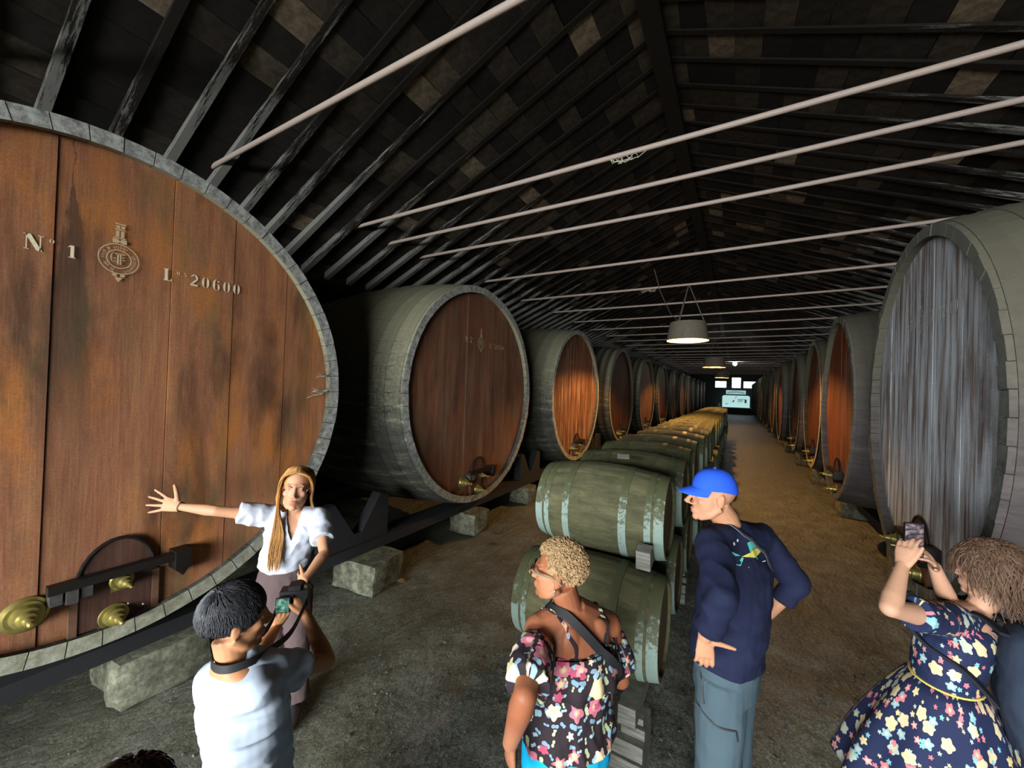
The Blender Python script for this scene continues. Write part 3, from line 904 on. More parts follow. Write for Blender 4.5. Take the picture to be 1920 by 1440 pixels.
# ------------------------------------------------------------------ barrels stacked two high
BL, BR, BH = .95, .345, .288
def br(x): t = abs(x) / (BL / 2); return BR - (BR - BH) * t ** 2
def barrel_meshes():
    b = MB(); n = 26; vs = []; fs = []
    angs = []
    for k in range(n):
        a = 2 * PI * k / n; angs += [(a, 0), (a + 2*PI/n*.5, .0), (a + 2*PI/n*.93, 0), (a + 2*PI/n*.965, -.0006)]
    prof = [(-BL/2 + .035, -.03), (-BL/2, -.024)] + [(-BL/2 + BL * i / 14, 0) for i in range(15)] + [(BL/2, -.024), (BL/2 - .035, -.03)]
    na = len(angs)
    for x, off in prof:
        for a, g in angs:
            r = br(x) + off + g; vs.append((x, r * math.cos(a), r * math.sin(a)))
    for i in range(len(prof) - 1):
        for k in range(na): fs.append((i*na+k, i*na+(k+1) % na, (i+1)*na+(k+1) % na, (i+1)*na+k))
    b.add(vs, fs)
    body = b.mesh('barrel_body', 40); body.materials.append(M['barrel'])
    heads = []
    for s in (-1, 1):
        b = MB(); x = s * (BL/2 - .03); b.lathe_x([(x - .01, .262), (x + .01, .262)], 32)
        me = b.mesh('barrel_head'); me.materials.append(M['barrel_head']); heads.append(me)
    hoops = []
    for s in (-1, 1):
        for a, c in ((.474, .412), (.394, .352), (.235, .183)):
            b = MB(); vs = []; fs = []; n = 40
            for k in range(n):
                an = 2*PI*k/n
                for x, o in ((a, .004), (c, .004), (c, -.008), (a, -.008)):
                    r = br(x) + o; vs.append((s * x, r * math.cos(an), r * math.sin(an)))
            for k in range(n):
                k2 = (k+1) % n
                for q in range(4): fs.append((k*4+q, k*4+(q+1) % 4, k2*4+(q+1) % 4, k2*4+q) if s < 0 else (k2*4+q, k2*4+(q+1) % 4, k*4+(q+1) % 4, k*4+q))
            b.add(vs, fs); me = b.mesh('barrel_hoop', 35); me.materials.append(M['barrel_hoop']); hoops.append(me)
    b = MB(); b.lathe_z([(0, .03), (.012, .028)], 14, (0, 0, BR - .004))
    bung = b.mesh('bung', 40); bung.materials.append(M['iron'])
    return body, heads, hoops, bung
BM = barrel_meshes()
def barrel(label, x, y, z, rx, rz, group=None, bung=False):
    r = thing('oak_barrel', label, 'barrel', (x, y, z), 0, group)
    r.rotation_euler = (rx, 0, rz)
    link('barrel_body', BM[0], None, r)
    for me in BM[1]: link('barrel_head', me, None, r)
    for me in BM[2]: link('hoop', me, None, r)
    if bung:
        o = link('bung', BM[3], None, r); o.rotation_euler = (-rx, 0, 0)
BX = -.835; ZB = .725; PITCH = .84
rr = random.Random(11)
for k in range(22):
    lo = {0: 'nearest lower barrel of the stack, behind the woman in the floral top'}.get(k, 'lower mossy barrel of the two high stack, %s from the near end' % ORD[k + 1])
    hi = {0: 'nearest upper mossy barrel with pale green hoops, beside the man in the blue cap', 1: 'second upper mossy barrel, a wedge lying between it and the nearest',
          2: 'third upper barrel of the stack, dim green'}.get(k, 'upper barrel of the two high stack, %s from the near end' % ORD[k + 1])
    j = 0 if k < 1 else 1
    barrel(lo, BX + rr.uniform(-.03, .03) * j, 2.62 + PITCH * k, ZB, rr.uniform(-.2, .2), rr.uniform(-.015, .015), None if k == 0 else 'lower barrels of the stack')
    barrel(hi, BX - .045 + rr.uniform(-.03, .03) * j, 2.62 + PITCH * (k + .5), ZB + .568, rr.uniform(-.2, .2), rr.uniform(-.02, .02) * j, None if k < 3 else 'upper barrels of the stack', k > 1)
YB1 = 2.62 + PITCH * 22
for x, nm in ((-1.16, 'far'), (-.51, 'aisle')):
    b = MB(); b.box((x - .05, 2.3, .28), (x + .05, YB1, .392))
    tag(link('barrel_rail', b.mesh('barrel_rail'), M['post'], None), 'timber rail carrying the barrel stack, %s side' % ('aisle' if nm == 'aisle' else 'big cask'), 'rail')
def post(label, x, y, group=None):
    r = thing('timber_support', label, 'support', (x, y, 0), 0, group)
    for i, (lo, hi) in enumerate((((-.11, -.12, -.02), (.08, .16, .09)), ((-.10, -.10, .092), (.08, .16, .18)), ((-.055, -.05, .182), (.08, .14, .24)), ((-.035, -.02, .242), (.065, .12, .279)))):
        b = MB(); b.box(lo, hi); link('timber_block', b.mesh('timber_block'), M['post'], r)
post('stepped stack of grey timber blocks under the nearest barrel', -.50, 2.42)
post('timber blocks under the barrel rail behind the floral woman', -1.16, 2.42)
for y in np.arange(4.6, YB1, 2.0):
    for x in (-1.16, -.51): post('timber blocks under the %s barrel rail, %s from the near end' % ('outer' if x < -1 else 'aisle side', ORD[int((y - 2.6) / 2 + 1.01)]), x, float(y), 'supports of the barrel rails')
b = MB(); b.prism_x([(-.06, 0), (.06, 0), (.045, .12), (-.045, .12)], -.045, .045)
tag(link('timber_wedge', b.mesh('timber_wedge'), M['post'], None, (-.50, 2.66, 1.075), (.25, 0, 0)), 'pale wedge jammed between the two nearest barrels', 'wedge')
b = MB(); b.box((-.05, -.02, 0), (.05, .02, .02))
tag(link('wood_chip', b.mesh('wood_chip'), M['post'], None, (-.85, 3.42, 1.63), (.5, 0, .3)), 'small pale wood chip on top of the barrels', 'chip')

# dry leaves on the floor
def leaf(x, y, s, a, label):
    b = MB(); pts = []
    for i in range(9):
        t = i / 8; w = .35 * math.sin(PI * t) * (1 + .35 * (i % 2))
        pts.append((t, w))
    vs = [(p[0] - .5, p[1], .12 * abs(p[1]) * 2) for p in pts] + [(p[0] - .5, -p[1], .12 * abs(p[1]) * 2) for p in reversed(pts[1:-1])]
    ctr = [(t / 8 - .5, 0, .02) for t in range(9)]
    b.add([(v[0]*s, v[1]*s, v[2]*s) for v in vs], [tuple(range(len(vs)))])
    tag(link('dry_leaf', b.mesh('dry_leaf'), M['leaf'], None, (x, y, .006), (.15, .2, a)), label, 'leaf')
leaf(-3.2, 3.17, .10, .6, 'dry curled leaf by the stone block next to the guide')
leaf(-2.95, 4.72, .11, 2.2, 'dry leaf before the narrow stone block')
leaf(-3.1, 5.05, .09, 4.0, 'second dry leaf before the narrow stone block')
leaf(-2.6, 3.5, .06, 1.0, 'small leaf on the open floor near the barrels')

# ------------------------------------------------------------------ hanging lamps
M['shade_out'] = plain('grey_lamp_shade', '#7d7364', .8, 0, .3, 20)
M['shade_in'] = plain('cream_lamp_lining', '#f0d98a', .7, 0, .05)
M['bulb'] = emit('warm_bulb', '#ffd27a', 40)
M['bulb_cold'] = emit('white_bulb', '#f4fbff', 60)
M['rope'] = plain('grey_rope', '#5f5a50', .9)
def lamp(label, x, y, z, power, group=None):
    r = thing('hanging_lamp', label, 'lamp', (x, y, z), 0, group)
    b = MB(); b.lathe_z([(0, .45), (.42, .385), (.425, .37), (.425, .02)], 40, caps=False); link('lamp_shade', b.mesh('lamp_shade', 40), M['shade_out'], r)
    b = MB(); b.lathe_z([(.415, .02), (.41, .36), (.012, .437), (0.004, .446)], 40, caps=False); link('shade_lining', b.mesh('shade_lining', 40), M['shade_in'], r)
    b = MB(); b.ell((0, 0, .285), (.035, .035, .05)); b.tube([(0, 0, .32), (0, 0, .42)], .02, 8); bl = link('bulb', b.mesh('bulb', 60), M['bulb'], r)
    b = MB()
    top = (0, 0, 1.32)
    for a in (.2, 2.4, 4.3): b.tube([(.36 * math.cos(a), .36 * math.sin(a), .40), top], .012, 6)
    link('rope', b.mesh('rope', 60), M['rope'], r)
    b = MB(); b.tube([(-.5, -1.5, 1.30), (-.42, -1.2, .9), (-.3, -.6, .55), (-.2, -.2, .45), (0, 0, .43)], .008, 6); link('cable', b.mesh('cable', 60), M['rope'], r)
    l = bpy.data.lights.new('lamp_light', 'POINT'); l.energy = power; l.color = (1, .50, .15); l.shadow_soft_size = .05
    lo = bpy.data.objects.new('lamp_light', l); COL.objects.link(lo); lo.parent = r; lo.location = (0, 0, .20)
lamp('nearest hanging lamp with grey drum shade above the barrels', -1.03, 9.75, 3.43, 720)
lamp('second hanging lamp, small yellow ring beyond the nearest lamp', -.93, 19.45, 3.43, 480)
lamp('third hanging lamp before the far windows', -1.0, 31.15, 3.43, 220)
r = thing('bare_bulb', 'bare white bulb under the ridge near the far end', 'bulb', (-.22, 33, 4.56))
b = MB(); b.ell((0, 0, 0), .14); link('glass_globe', b.mesh('glass_globe', 180), M['bulb_cold'], r)
b = MB(); b.lathe_z([(.12, .05), (.2, .05)], 12); b.tube([(0, 0, .2), (-.4, 0, 1.6)], .012, 6); link('socket', b.mesh('socket', 40), M['rope'], r)
l = bpy.data.lights.new('bulb_light', 'POINT'); l.energy = 70; l.color = (.95, .95, .85); l.shadow_soft_size = .1
lo = bpy.data.objects.new('bulb_light', l); COL.objects.link(lo); lo.parent = r; lo.location = (0, 0, -.2)

# ------------------------------------------------------------------ far end: sign, lit board, counter
M['sign'] = emit('emissive_sign', '#a9d2d6', .7)  # sign and board panels are given a mild emission
M['board'] = emit('emissive_board', '#b4dedb', .9)
M['ink'] = plain('dark_sign_ink', '#2e5a70', .7)
M['ink_pale'] = plain('grey_board_print', '#7fa09a', .7)
M['counter'] = plain('white_counter_top', '#cfe0de', .5)
M['counter_dark'] = plain('dark_counter_base', '#1b1917', .8)
ct = thing('counter', 'white topped counter before the far end wall', 'counter', (-.23, 53.6, 0))
b = MB(); b.box((-2.1, -.4, .74), (2.1, .5, .80)); link('counter_top', b.mesh('counter_top'), M['counter'], ct)
for lo, hi in (((-2.0, -.3, 0), (-.7, .45, .74)), ((-.68, -.3, 0), (.66, .45, .74)), ((.68, -.3, 0), (2.0, .45, .74))):
    b = MB(); b.box(lo, hi); link('counter_panel', b.mesh('counter_panel'), M['counter_dark'], ct)
bd = thing('lit_board', 'pale blue lit board with faint print at the far end', 'board', (-.17, 53.7, .80))
b = MB()
ol = [(-1.43, 0), (1.43, 0), (1.43, 1.2)]; ol += [(1.43 - .22 * (1 - math.cos(a)), 1.2 + .22 * math.sin(a)) for a in (.5, 1.0, PI / 2)]
ol += [(-x, z) for x, z in reversed(ol[3:])] + [(-1.43, 1.2)]
b.add([(x, -.03, z) for x, z in ol] + [(x, .03, z) for x, z in ol], [tuple(range(len(ol))), tuple(range(2*len(ol)-1, len(ol)-1, -1))] + [(k, len(ol)+k, len(ol)+(k+1) % len(ol), (k+1) % len(ol)) for k in range(len(ol))])
link('board_panel', b.mesh('board_panel'), M['board'], bd)
b = MB()
for (x0, z0, x1, z1) in ((.2, .95, 1.0, 1.0), (.2, .85, .7, .9), (.2, .75, .8, .79), (.2, .66, .6, .7), (.9, .55, 1.1, .95), (-.02, 1.28, .08, 1.36), (-.08, 1.1, .04, 1.18), (-.4, .62, -.2, .7), (-.3, .7, -.16, .85), (-1.1, .4, -.8, .44), (-1.1, .3, -.85, .34)):
    b.add([(x0, -.034, z0), (x1, -.034, z0), (x1, -.034, z1), (x0, -.034, z1)], [(0, 1, 2, 3)])
link('board_print', b.mesh('board_print'), M['ink_pale'], bd)
sg = thing('header_sign', 'small pale blue sign with arched dark lettering above the lit board', 'sign', (-.19, 53.7, 2.28))
b = MB(); b.box((-1.03, -.03, .08), (1.03, .03, .56)); link('sign_panel', b.mesh('sign_panel'), M['sign'], sg)
b = MB(); b.box((-.8, -.02, -.05), (-.74, .02, .08)); b.box((.74, -.02, -.05), (.8, .02, .08)); link('sign_bracket', b.mesh('sign_bracket'), M['iron'], sg)
b = MB(); rr = random.Random(3)
for i in range(11):           # arched letters, too blurred in the photograph to be read
    x = -.8 + i * .16; z = .36 - .10 * (x / .8) ** 2
    b.add([(x - .055, -.034, z - .07), (x + .0, -.034, z - .07), (x + .0, -.034, z + .07), (x - .055, -.034, z + .07)], [(0, 1, 2, 3)])
    b.add([(x + .0, -.034, z + (.0 if i % 2 else -.06)), (x + .06, -.034, z + (.0 if i % 2 else -.06)), (x + .06, -.034, z + (.06 if i % 2 else .0)), (x + .0, -.034, z + (.06 if i % 2 else .0))], [(0, 1, 2, 3)])
link('sign_lettering', b.mesh('sign_lettering'), M['ink'], sg)
for i, x in enumerate((-1.95, 1.55)):
    b = MB(); b.lathe_z([(0, .10), (.06, .13), (.2, .17), (.34, .14), (.4, .07), (.46, .08)], 20)
    tag(link('pale_jar', b.mesh('pale_jar', 50), plain('pale_jar_glaze', '#8fae95', .4), None, (x, 53.6, .80)), 'pale rounded jar on the counter, ' + ('big cask side of the board' if i == 0 else 'aisle side of the board'), 'jar')

# ------------------------------------------------------------------ people
def solid(mb, voxel, it=3, origin=(0,0,0), wr=None, factor=.5, soft=None):
    """closed shapes fused into one continuous skin"""
    me = mb.mesh('tmp'); o = bpy.data.objects.new('tmp', me); COL.objects.link(o)
    md = o.modifiers.new('r', 'REMESH'); md.mode = 'VOXEL'; md.voxel_size = voxel
    ms = o.modifiers.new('s', 'SMOOTH'); ms.iterations = it; ms.factor = factor
    dg = bpy.context.evaluated_depsgraph_get()
    m2 = bpy.data.meshes.new_from_object(o.evaluated_get(dg))
    bpy.data.objects.remove(o); bpy.data.meshes.remove(me)
    n = len(m2.vertices); co = np.empty(n * 3, np.float32); m2.vertices.foreach_get('co', co); co = co.reshape(-1, 3)
    if soft is not None:            # an extra smoothing of the face
        ne = len(m2.edges); ed = np.empty(ne * 2, np.int32); m2.edges.foreach_get('vertices', ed); ed = ed.reshape(-1, 2)
        cs, rs, its = soft
        mk = (np.linalg.norm(co - np.array(cs, np.float32), axis=1) < rs)
        sel = mk[ed[:, 0]] & mk[ed[:, 1]]; ed = ed[sel]
        dg_ = np.bincount(ed.ravel(), minlength=n).astype(np.float32); ok = dg_ > 2
        for _ in range(its):
            sm = np.stack([np.bincount(ed[:, 0], co[ed[:, 1], k], n) + np.bincount(ed[:, 1], co[ed[:, 0], k], n) for k in range(3)], 1)
            co[ok] = .4 * co[ok] + .6 * (sm[ok] / dg_[ok, None])
    if wr is not None:
        nr = np.empty(n * 3, np.float32); m2.vertex_normals.foreach_get('vector', nr); nr = nr.reshape(-1, 3)
        co = co + nr * wr(co)[:, None]
    m2['w'] = 1
    co = co - np.array(origin, np.float32)
    m2.vertices.foreach_set('co', co.astype(np.float32).ravel()); m2.update()
    m2.polygons.foreach_set('use_smooth', [True] * len(m2.polygons))
    return m2
def wrinkle(amp, freq=(9, 9, 22), seed=0, folds=None):
    f = Vector(freq)
    def fn(co):
        out = np.empty(len(co), np.float32)
        for i, p in enumerate(co):
            q = Vector((p[0]*f[0] + seed, p[1]*f[1], p[2]*f[2]))
            v = noise.noise(q); out[i] = amp * ((1 - abs(v) * 2.2) * .8 + .5 * noise.noise(q * 2.3))
        return out
    return fn
def paintcol(me, base, spots, origin):
    n = len(me.vertices); co = np.empty(n*3, np.float32); me.vertices.foreach_get('co', co); co = co.reshape(-1,3) + np.array(origin, np.float32)
    c = np.tile(np.array(lin(base), np.float32), (n, 1))
    for ctr, r, hx, k in spots:
        d = np.linalg.norm(co - np.array(ctr, np.float32), axis=1) if not hasattr(r, '__len__') else np.linalg.norm((co - np.array(ctr, np.float32)) / np.array(r, np.float32), axis=1)
        rr_ = r if not hasattr(r, '__len__') else 1.0
        w = (np.clip(1.6 - 1.6 * d / rr_, 0, 1) * k)[:, None]
        c = c * (1 - w) + np.array(lin(hx), np.float32) * w
    a = me.color_attributes.new('tone', 'FLOAT_COLOR', 'POINT'); a.data.foreach_set('color', c.ravel())
def skin_mat():
    t = NT('skin'); a = t.n('ShaderNodeAttribute'); a.attribute_name = 'tone'
    n = t.noise(t.coords(), 70, 4, .6)
    c = t.mix(t.math('MULTIPLY', n, .18), a.outputs['Color'], '#5a2a1a')
    t.b.inputs['Subsurface Weight'].default_value = .08
    t.b.inputs['Subsurface Radius'].default_value = (.01, .004, .002)
    return t.done(c, .55, 0, .25)
M['skin'] = skin_mat()
def cloth(name, c, c2, sc=300, rough=.85):
    t = NT(name); n = t.noise(t.coords(), sc, 2, .5)
    t.bump(n, .15, .001)
    return t.done(t.mix(n, c, c2), rough, 0, .15)
M['white_shirt'] = cloth('white_cotton_shirt', '#babdc6', '#a6aab5')
M['tee'] = cloth('pale_blue_white_tee', '#adb7c3', '#9aa6b4')
M['brown_cloth'] = cloth('brown_trouser_cloth', '#5b4b4a', '#463a3a')
M['navy'] = cloth('navy_jersey', '#1c2139', '#14182b')
M['slate'] = cloth('slate_trouser_cloth', '#46565d', '#37454c')
M['cyan'] = cloth('turquoise_cloth', '#18aede', '#0f98c8')
M['pale_cloth'] = cloth('pale_trouser_cloth', '#b7b9b4', '#a3a6a2')
M['cap'] = cloth('royal_blue_cap_cloth', '#2a56cf', '#2049b4')
M['dark_cloth'] = cloth('dark_cloth', '#22242c', '#1a1b22')
M['pack'] = cloth('dark_slate_pack_cloth', '#333c4c', '#252d3b')
M['black'] = plain('black_plastic', '#0e0e10', .4, 0, .1)
M['strap'] = plain('black_strap', '#1c1d1f', .6, 0, .2)
M['glass_dark'] = plain('dark_lens', '#0b0b0c', .12, 0, .0)
M['sclera'] = plain('eye_white', '#a89c92', .35, 0, .0)
M['iris'] = plain('eye_iris', '#3a3a34', .25, 0, .0)
M['hair_black'] = cloth('black_hair', '#505154', '#1c1c1e', 110, .45)  # grey mixed into the black paints the sheen of the strands
M['hair_blond'] = cloth('honey_blond_hair', '#b98c54', '#8a6032', 120, .5)
M['hair_curly'] = cloth('cropped_blond_hair', '#a98d66', '#6b5138', 90, .7)
M['hair_brown'] = cloth('frizzy_brown_hair', '#6d5442', '#3f2f25', 60, .7)
M['brow'] = plain('eyebrow', '#6b4a2c', .8)
M['shoe'] = plain('dark_shoe', '#26262a', .6)
M['steel'] = plain('bright_metal', '#d9d6cc', .25, .9, .05)

def floral(name, base, petals, sc, r=.34, leaf=None, lsc=24, small=.5):
    t = NT(name); a = t.n('ShaderNodeAttribute'); a.attribute_name = 'fc'; co = a.outputs['Vector']
    def layer(scale, rad, amp, np_, seed, keep):
        mp = t.n('ShaderNodeMapping'); t.l(co, mp.inputs[0]); mp.inputs['Location'].default_value = (seed, seed * .7, 0)
        v = t.n('ShaderNodeTexVoronoi', voronoi_dimensions='2D'); t.l(mp.outputs[0], v.inputs['Vector']); v.inputs['Scale'].default_value = scale; v.inputs['Randomness'].default_value = .75
        vs = t.n('ShaderNodeVectorMath', operation='SUBTRACT'); t.l(mp.outputs[0], vs.inputs[0])
        t.l(v.outputs['Position'], vs.inputs[1])
        s = t.sep(vs.outputs[0])
        ang = t.math('ARCTAN2', s[1], s[0])
        rc = t.sep(v.outputs['Color'])
        ph = t.math('MULTIPLY', rc[1], 6.28)
        pet = t.math('COSINE', t.math('ADD', t.math('MULTIPLY', ang, np_), ph))
        rad_ = t.math('ADD', t.math('MULTIPLY', pet, amp), t.math('MULTIPLY', t.math('ADD', rc[2], .7), rad * .8))
        m = t.math('LESS_THAN', v.outputs['Distance'], rad_)
        m = t.math('MULTIPLY', m, t.math('LESS_THAN', rc[0], keep))
        return m, rc, v.outputs['Distance'], ang
    c = lin(base)
    if leaf:
        m, rc, d, an = layer(lsc, .30, .14, 2.0, 3.3, .6)
        n = len(leaf); col = t.ramp(rc[1], [(i / n, h) for i, h in enumerate(leaf)], 'CONSTANT')
        c = t.mix(m, c, col)
    m, rc, d, an = layer(sc, r, .065, 5.0, 0., .68)
    n = len(petals); col = t.ramp(rc[2], [(i / n, h) for i, h in enumerate(petals)], 'CONSTANT')
    col = t.mix(t.ramp(d, [(.05, .8), (.2, 0.)]), col, petals[-1])
    col = t.mix(t.math('MULTIPLY', t.math('ABSOLUTE', t.math('SINE', t.math('MULTIPLY', d, 40.))), .25), col, '#b98a86')
    c = t.mix(m, c, col)
    m2, rc2, d2_, an2 = layer(sc * 1.9, r * .8, .08, 5.0, 7.7, small)
    col2 = t.ramp(rc2[2], [(i / n, h) for i, h in enumerate(petals[::-1])], 'CONSTANT')
    c = t.mix(m2, c, col2)
    return t.done(c, .8, 0, .2)
M['floral_top'] = floral('dark_floral_print', '#2a2226', ['#a84a62', '#cc7f8e', '#dcc3a8', '#b45f74', '#d9cf98'], 11.5, .33, ['#7590a2', '#a9b48e', '#8aa6b4'], 30, .2)
M['floral_dress'] = floral('navy_floral_print', '#1d2440', ['#c0707a', '#c4b67c', '#6fa6b0', '#b9646c', '#9fb3a4', '#c2b88c'], 17, .34, None, 24, .3)

def fcoords(me, origin, ctr, F, rad, arms=()):
    """unrolled cloth coordinates round the wearer, for the printed pattern"""
    n = len(me.vertices); co = np.empty(n*3, np.float32); me.vertices.foreach_get('co', co); co = co.reshape(-1,3) + np.array(origin, np.float32) - np.array(ctr, np.float32)
    B = -np.array(F); Rr = np.array(Vector(F).cross(UP))
    th = np.arctan2(co @ Rr, co @ B)
    out = np.zeros((n, 3), np.float32); out[:, 0] = th * rad; out[:, 1] = co[:, 2]
    wco = co + np.array(ctr, np.float32)
    for n_, (A, E_) in enumerate(arms):
        A_ = np.array(A); dv = np.array(E_ - A); L_ = np.linalg.norm(dv); dv = dv / L_
        t_ = np.clip((wco - A_) @ dv, -.04, L_); ds = wco - A_ - t_[:, None] * dv
        near = (np.linalg.norm(ds, axis=1) < .10) & (np.abs(co @ Rr) > .15)
        e1 = np.cross(dv, np.array((0., 0., 1.)) if abs(dv[2]) < .9 else B); e1 /= np.linalg.norm(e1); e2 = np.cross(dv, e1)
        out[near, 0] = 3 + n_ + np.arctan2(ds[near] @ e1, ds[near] @ e2) * .08; out[near, 1] = t_[near]
    a = me.attributes.new('fc', 'FLOAT_VECTOR', 'POINT'); a.data.foreach_set('vector', out.ravel())

class HeadF:
    def __init__(s, c, F, U=UP, k=1.0):
        s.c = c; s.F = F.normalized(); s.R = s.F.cross(U).normalized(); s.U = s.R.cross(s.F).normalized(); s.k = k
    def p(s, r, f, u): return s.c + (s.R * r + s.F * f + s.U * u) * s.k
    def e(s, mb, r, f, u, rad, n=16, m=10):
        mb.ell(s.p(r, f, u), tuple(x * s.k for x in rad), s.R, s.F, s.U, n, m)
def add_head(mb, h, nose=1.0, jaw=1.0):
    h.e(mb, 0, -.018, .038, (.075, .096, .088), 24, 16)
    h.e(mb, 0, .028, -.03, (.061 * jaw, .064, .083), 20, 14)
    for q in (-1, 1):
        mb.tube([h.p(q*.055*jaw, -.015, -.045), h.p(q*.046*jaw, .03, -.085), h.p(q*.02, .068, -.105)], [.020*h.k, .018*h.k, .016*h.k], 10)
        h.e(mb, q*.042, .060, -.020, (.022, .024, .022))
        h.e(mb, q*.013, .102, -.037, (.009, .011, .008), 10, 8)
        h.e(mb, q*.077, -.010, -.010, (.009, .019, .031)); h.e(mb, q*.080, -.018, .004, (.008, .012, .022))
        h.e(mb, q*.031, .072, .009, (.018, .012, .007)); h.e(mb, q*.031, .070, -.010, (.017, .011, .006))
        h.e(mb, q*.029, .072, .029, (.026, .014, .009))
    h.e(mb, 0, .078, -.104, (.023, .018, .017))
    mb.tube([h.p(0, .084, .024), h.p(0, .101*nose, -.010), h.p(0, .119*nose, -.034)], [.010*h.k, .0115*h.k, .0145*h.k], 10)
    h.e(mb, 0, .074, .030, (.026, .017, .011))
    h.e(mb, 0, .070, -.070, (.034, .024, .028))
    h.e(mb, 0, .093, -.063, (.023, .012, .007)); h.e(mb, 0, .091, -.078, (.020, .012, .008))
def add_hand(mb, W, D, N, S, k=1.0, curl=(.2,.3,.2), spread=.3, tdir=(.55,.8,.15), tcurl=.25, sizes=(1,1,1,1)):
    """palm, four fingers of unequal length with knuckle bends, thumb from the side of the palm"""
    D = D.normalized(); N = (N - D * N.dot(D)).normalized(); S = (S - D*S.dot(D) - N*S.dot(N)).normalized()
    mb.loft([(W - D*.01*k, .026*k, .019*k, S, N), (W + D*.03*k, .034*k, .017*k, S, N), (W + D*.07*k, .040*k, .014*k, S, N), (W + D*.092*k, .038*k, .011*k, S, N)], 16)
    lens = ((.043,.026,.02), (.047,.030,.021), (.044,.027,.02), (.034,.021,.018))
    for i in range(4):
        o = (.030, .0105, -.0095, -.029)[i] * k
        p = W + D * (.083 if i != 3 else .077) * k + S * o
        d = (D + S * (spread * (.55, .16, -.2, -.6)[i])).normalized()
        pts = [p - d*.02*k, p]; rad = [.0095*k, .0092*k]
        side = d.cross(N)
        for j in range(3):
            d = (Matrix.Rotation(-curl[j] * sizes[i], 3, d.cross(N).normalized()) @ d) if False else (d * math.cos(curl[j]*sizes[i]) + N * math.sin(curl[j]*sizes[i])).normalized()
            N2 = N
            p = p + d * lens[i][j] * k; pts.append(p); rad.append((.0085, .0077, .0062)[j] * k)
        pts.append(p + d * .004 * k); rad.append(.003 * k)
        mb.tube(pts, rad, 10)
    p = W + D*.022*k + S*.024*k
    d = (D*tdir[0] + S*tdir[1] + N*tdir[2]).normalized()
    pts = [p - d*.012*k, p]; rad = [.014*k, .014*k]
    for j, L in enumerate((.042, .033, .024)):
        p = p + d * L * k; pts.append(p); rad.append((.0115, .0098, .0075)[j] * k)
        d = (d + D * tcurl).normalized()
    pts.append(p + d*.004*k); rad.append(.003*k)
    mb.tube(pts, rad, 10)
def lerp(a, c, t): return a + (c - a) * t
def add_arm(mb, S, E, W, k=1.0, thick=1.0):
    t = thick * k
    mb.ell(S, .054 * t, n=16)
    mb.tube([S, lerp(S, E, .35), lerp(S, E, .8), E], [.051*t, .049*t, .040*t, .038*t], 16)
    mb.ell(E, .038 * t)
    mb.tube([E, lerp(E, W, .25), lerp(E, W, .7), W], [.038*t, .041*t, .031*t, .0255*t], 16)
    mb.ell(W, .026 * t)
def add_leg(mb, Hp, K, A, k=1.0):
    mb.ell(Hp, .085 * k)
    mb.tube([Hp, lerp(Hp, K, .4), K], [.085*k, .075*k, .052*k], 16); mb.ell(K, .052*k)
    mb.tube([K, lerp(K, A, .3), lerp(K, A, .8), A], [.052*k, .055*k, .037*k, .034*k], 16)
def torso_loft(mb, secs, off=0.0, n=28):
    out = []
    for c, w, d, F in secs:
        F = Vector(F).normalized(); Rr = F.cross(UP).normalized()
        out.append((c, w + off, d + off, Rr, F))
    mb.loft(out, n)
def add_foot(mb, A, T, k=1.0):
    T = T.normalized(); S = T.cross(UP)
    g = Vector((A.x, A.y, 0))
    mb.loft([(g - T*.075*k + UP*.045, .030*k, .045, S, UP), (g + UP*.05, .036*k, .05, S, UP), (g + T*.08*k + UP*.04, .045*k, .04, S, UP), (g + T*.15*k + UP*.028, .043*k, .028, S, UP), (g + T*.185*k + UP*.02, .028*k, .02, S, UP)], 16)
def strands(lines, w0, w1=.2):
    mb = MB()
    for ln in lines:
        n = len(ln); mb.tube(ln, [w0 * (1 - (1 - w1) * i / (n - 1)) for i in range(n)], 3, caps=False)
    return mb
def catmull(P, n=5):
    out = []; P = [P[0]] + list(P) + [P[-1]]
    for i in range(1, len(P) - 2):
        for j in range(n):
            t = j / n; a, b_, c, d = P[i-1], P[i], P[i+1], P[i+2]
            out.append(.5 * ((2*b_) + (c - a)*t + (2*a - 5*b_ + 4*c - d)*t*t + (3*b_ - a - 3*c + d)*t**3))
    out.append(P[-2]); return out
def ribbon(path, sides, w, th):
    """flat strap along a path; sides give the width direction at each point"""
    mb = MB(); vs = []; fs = []; n = len(path)
    for i, p in enumerate(path):
        t = (path[min(i+1, n-1)] - path[max(i-1, 0)]).normalized()
        s = sides[i] if isinstance(sides, list) else sides
        s = (s - t * s.dot(t)).normalized(); nn = t.cross(s)
        vs += [p + s*w + nn*th, p - s*w + nn*th, p - s*w - nn*th, p + s*w - nn*th]
    for i in range(n - 1):
        for k in range(4): fs.append((i*4+k, i*4+(k+1) % 4, (i+1)*4+(k+1) % 4, (i+1)*4+k))
    fs.append((3,2,1,0)); m = (n-1)*4; fs.append((m, m+1, m+2, m+3)); mb.add(vs, fs); return mb
def child(name, mb, m, root, smooth=40):
    return link(name, mb.mesh(name, smooth, root.location), m, root)
def eyes(root, h, squint=1.0, brow='brow'):
    for q in (-1, 1):
        b = MB(); h.e(b, q*.031, 0.0765, .000, (.0130, .0060, .0052 * squint)); e = child('eye', b, M['sclera'], root, 180)
        b = MB(); h.e(b, q*.031, 0.0805, .000, (.0055, .0035, .0050 * squint)); child('iris', b, M['iris'], e, 180).location = (0, 0, 0)
        b = MB(); b.tube(catmull([h.p(q*.012, .0875, .021), h.p(q*.030, .0845, .028), h.p(q*.050, .070, .022)], 3), [.0026*h.k]*3 + [.0026*h.k]*3 + [.0012*h.k], 6); child('eyebrow', b, M[brow], root, 180)
    return
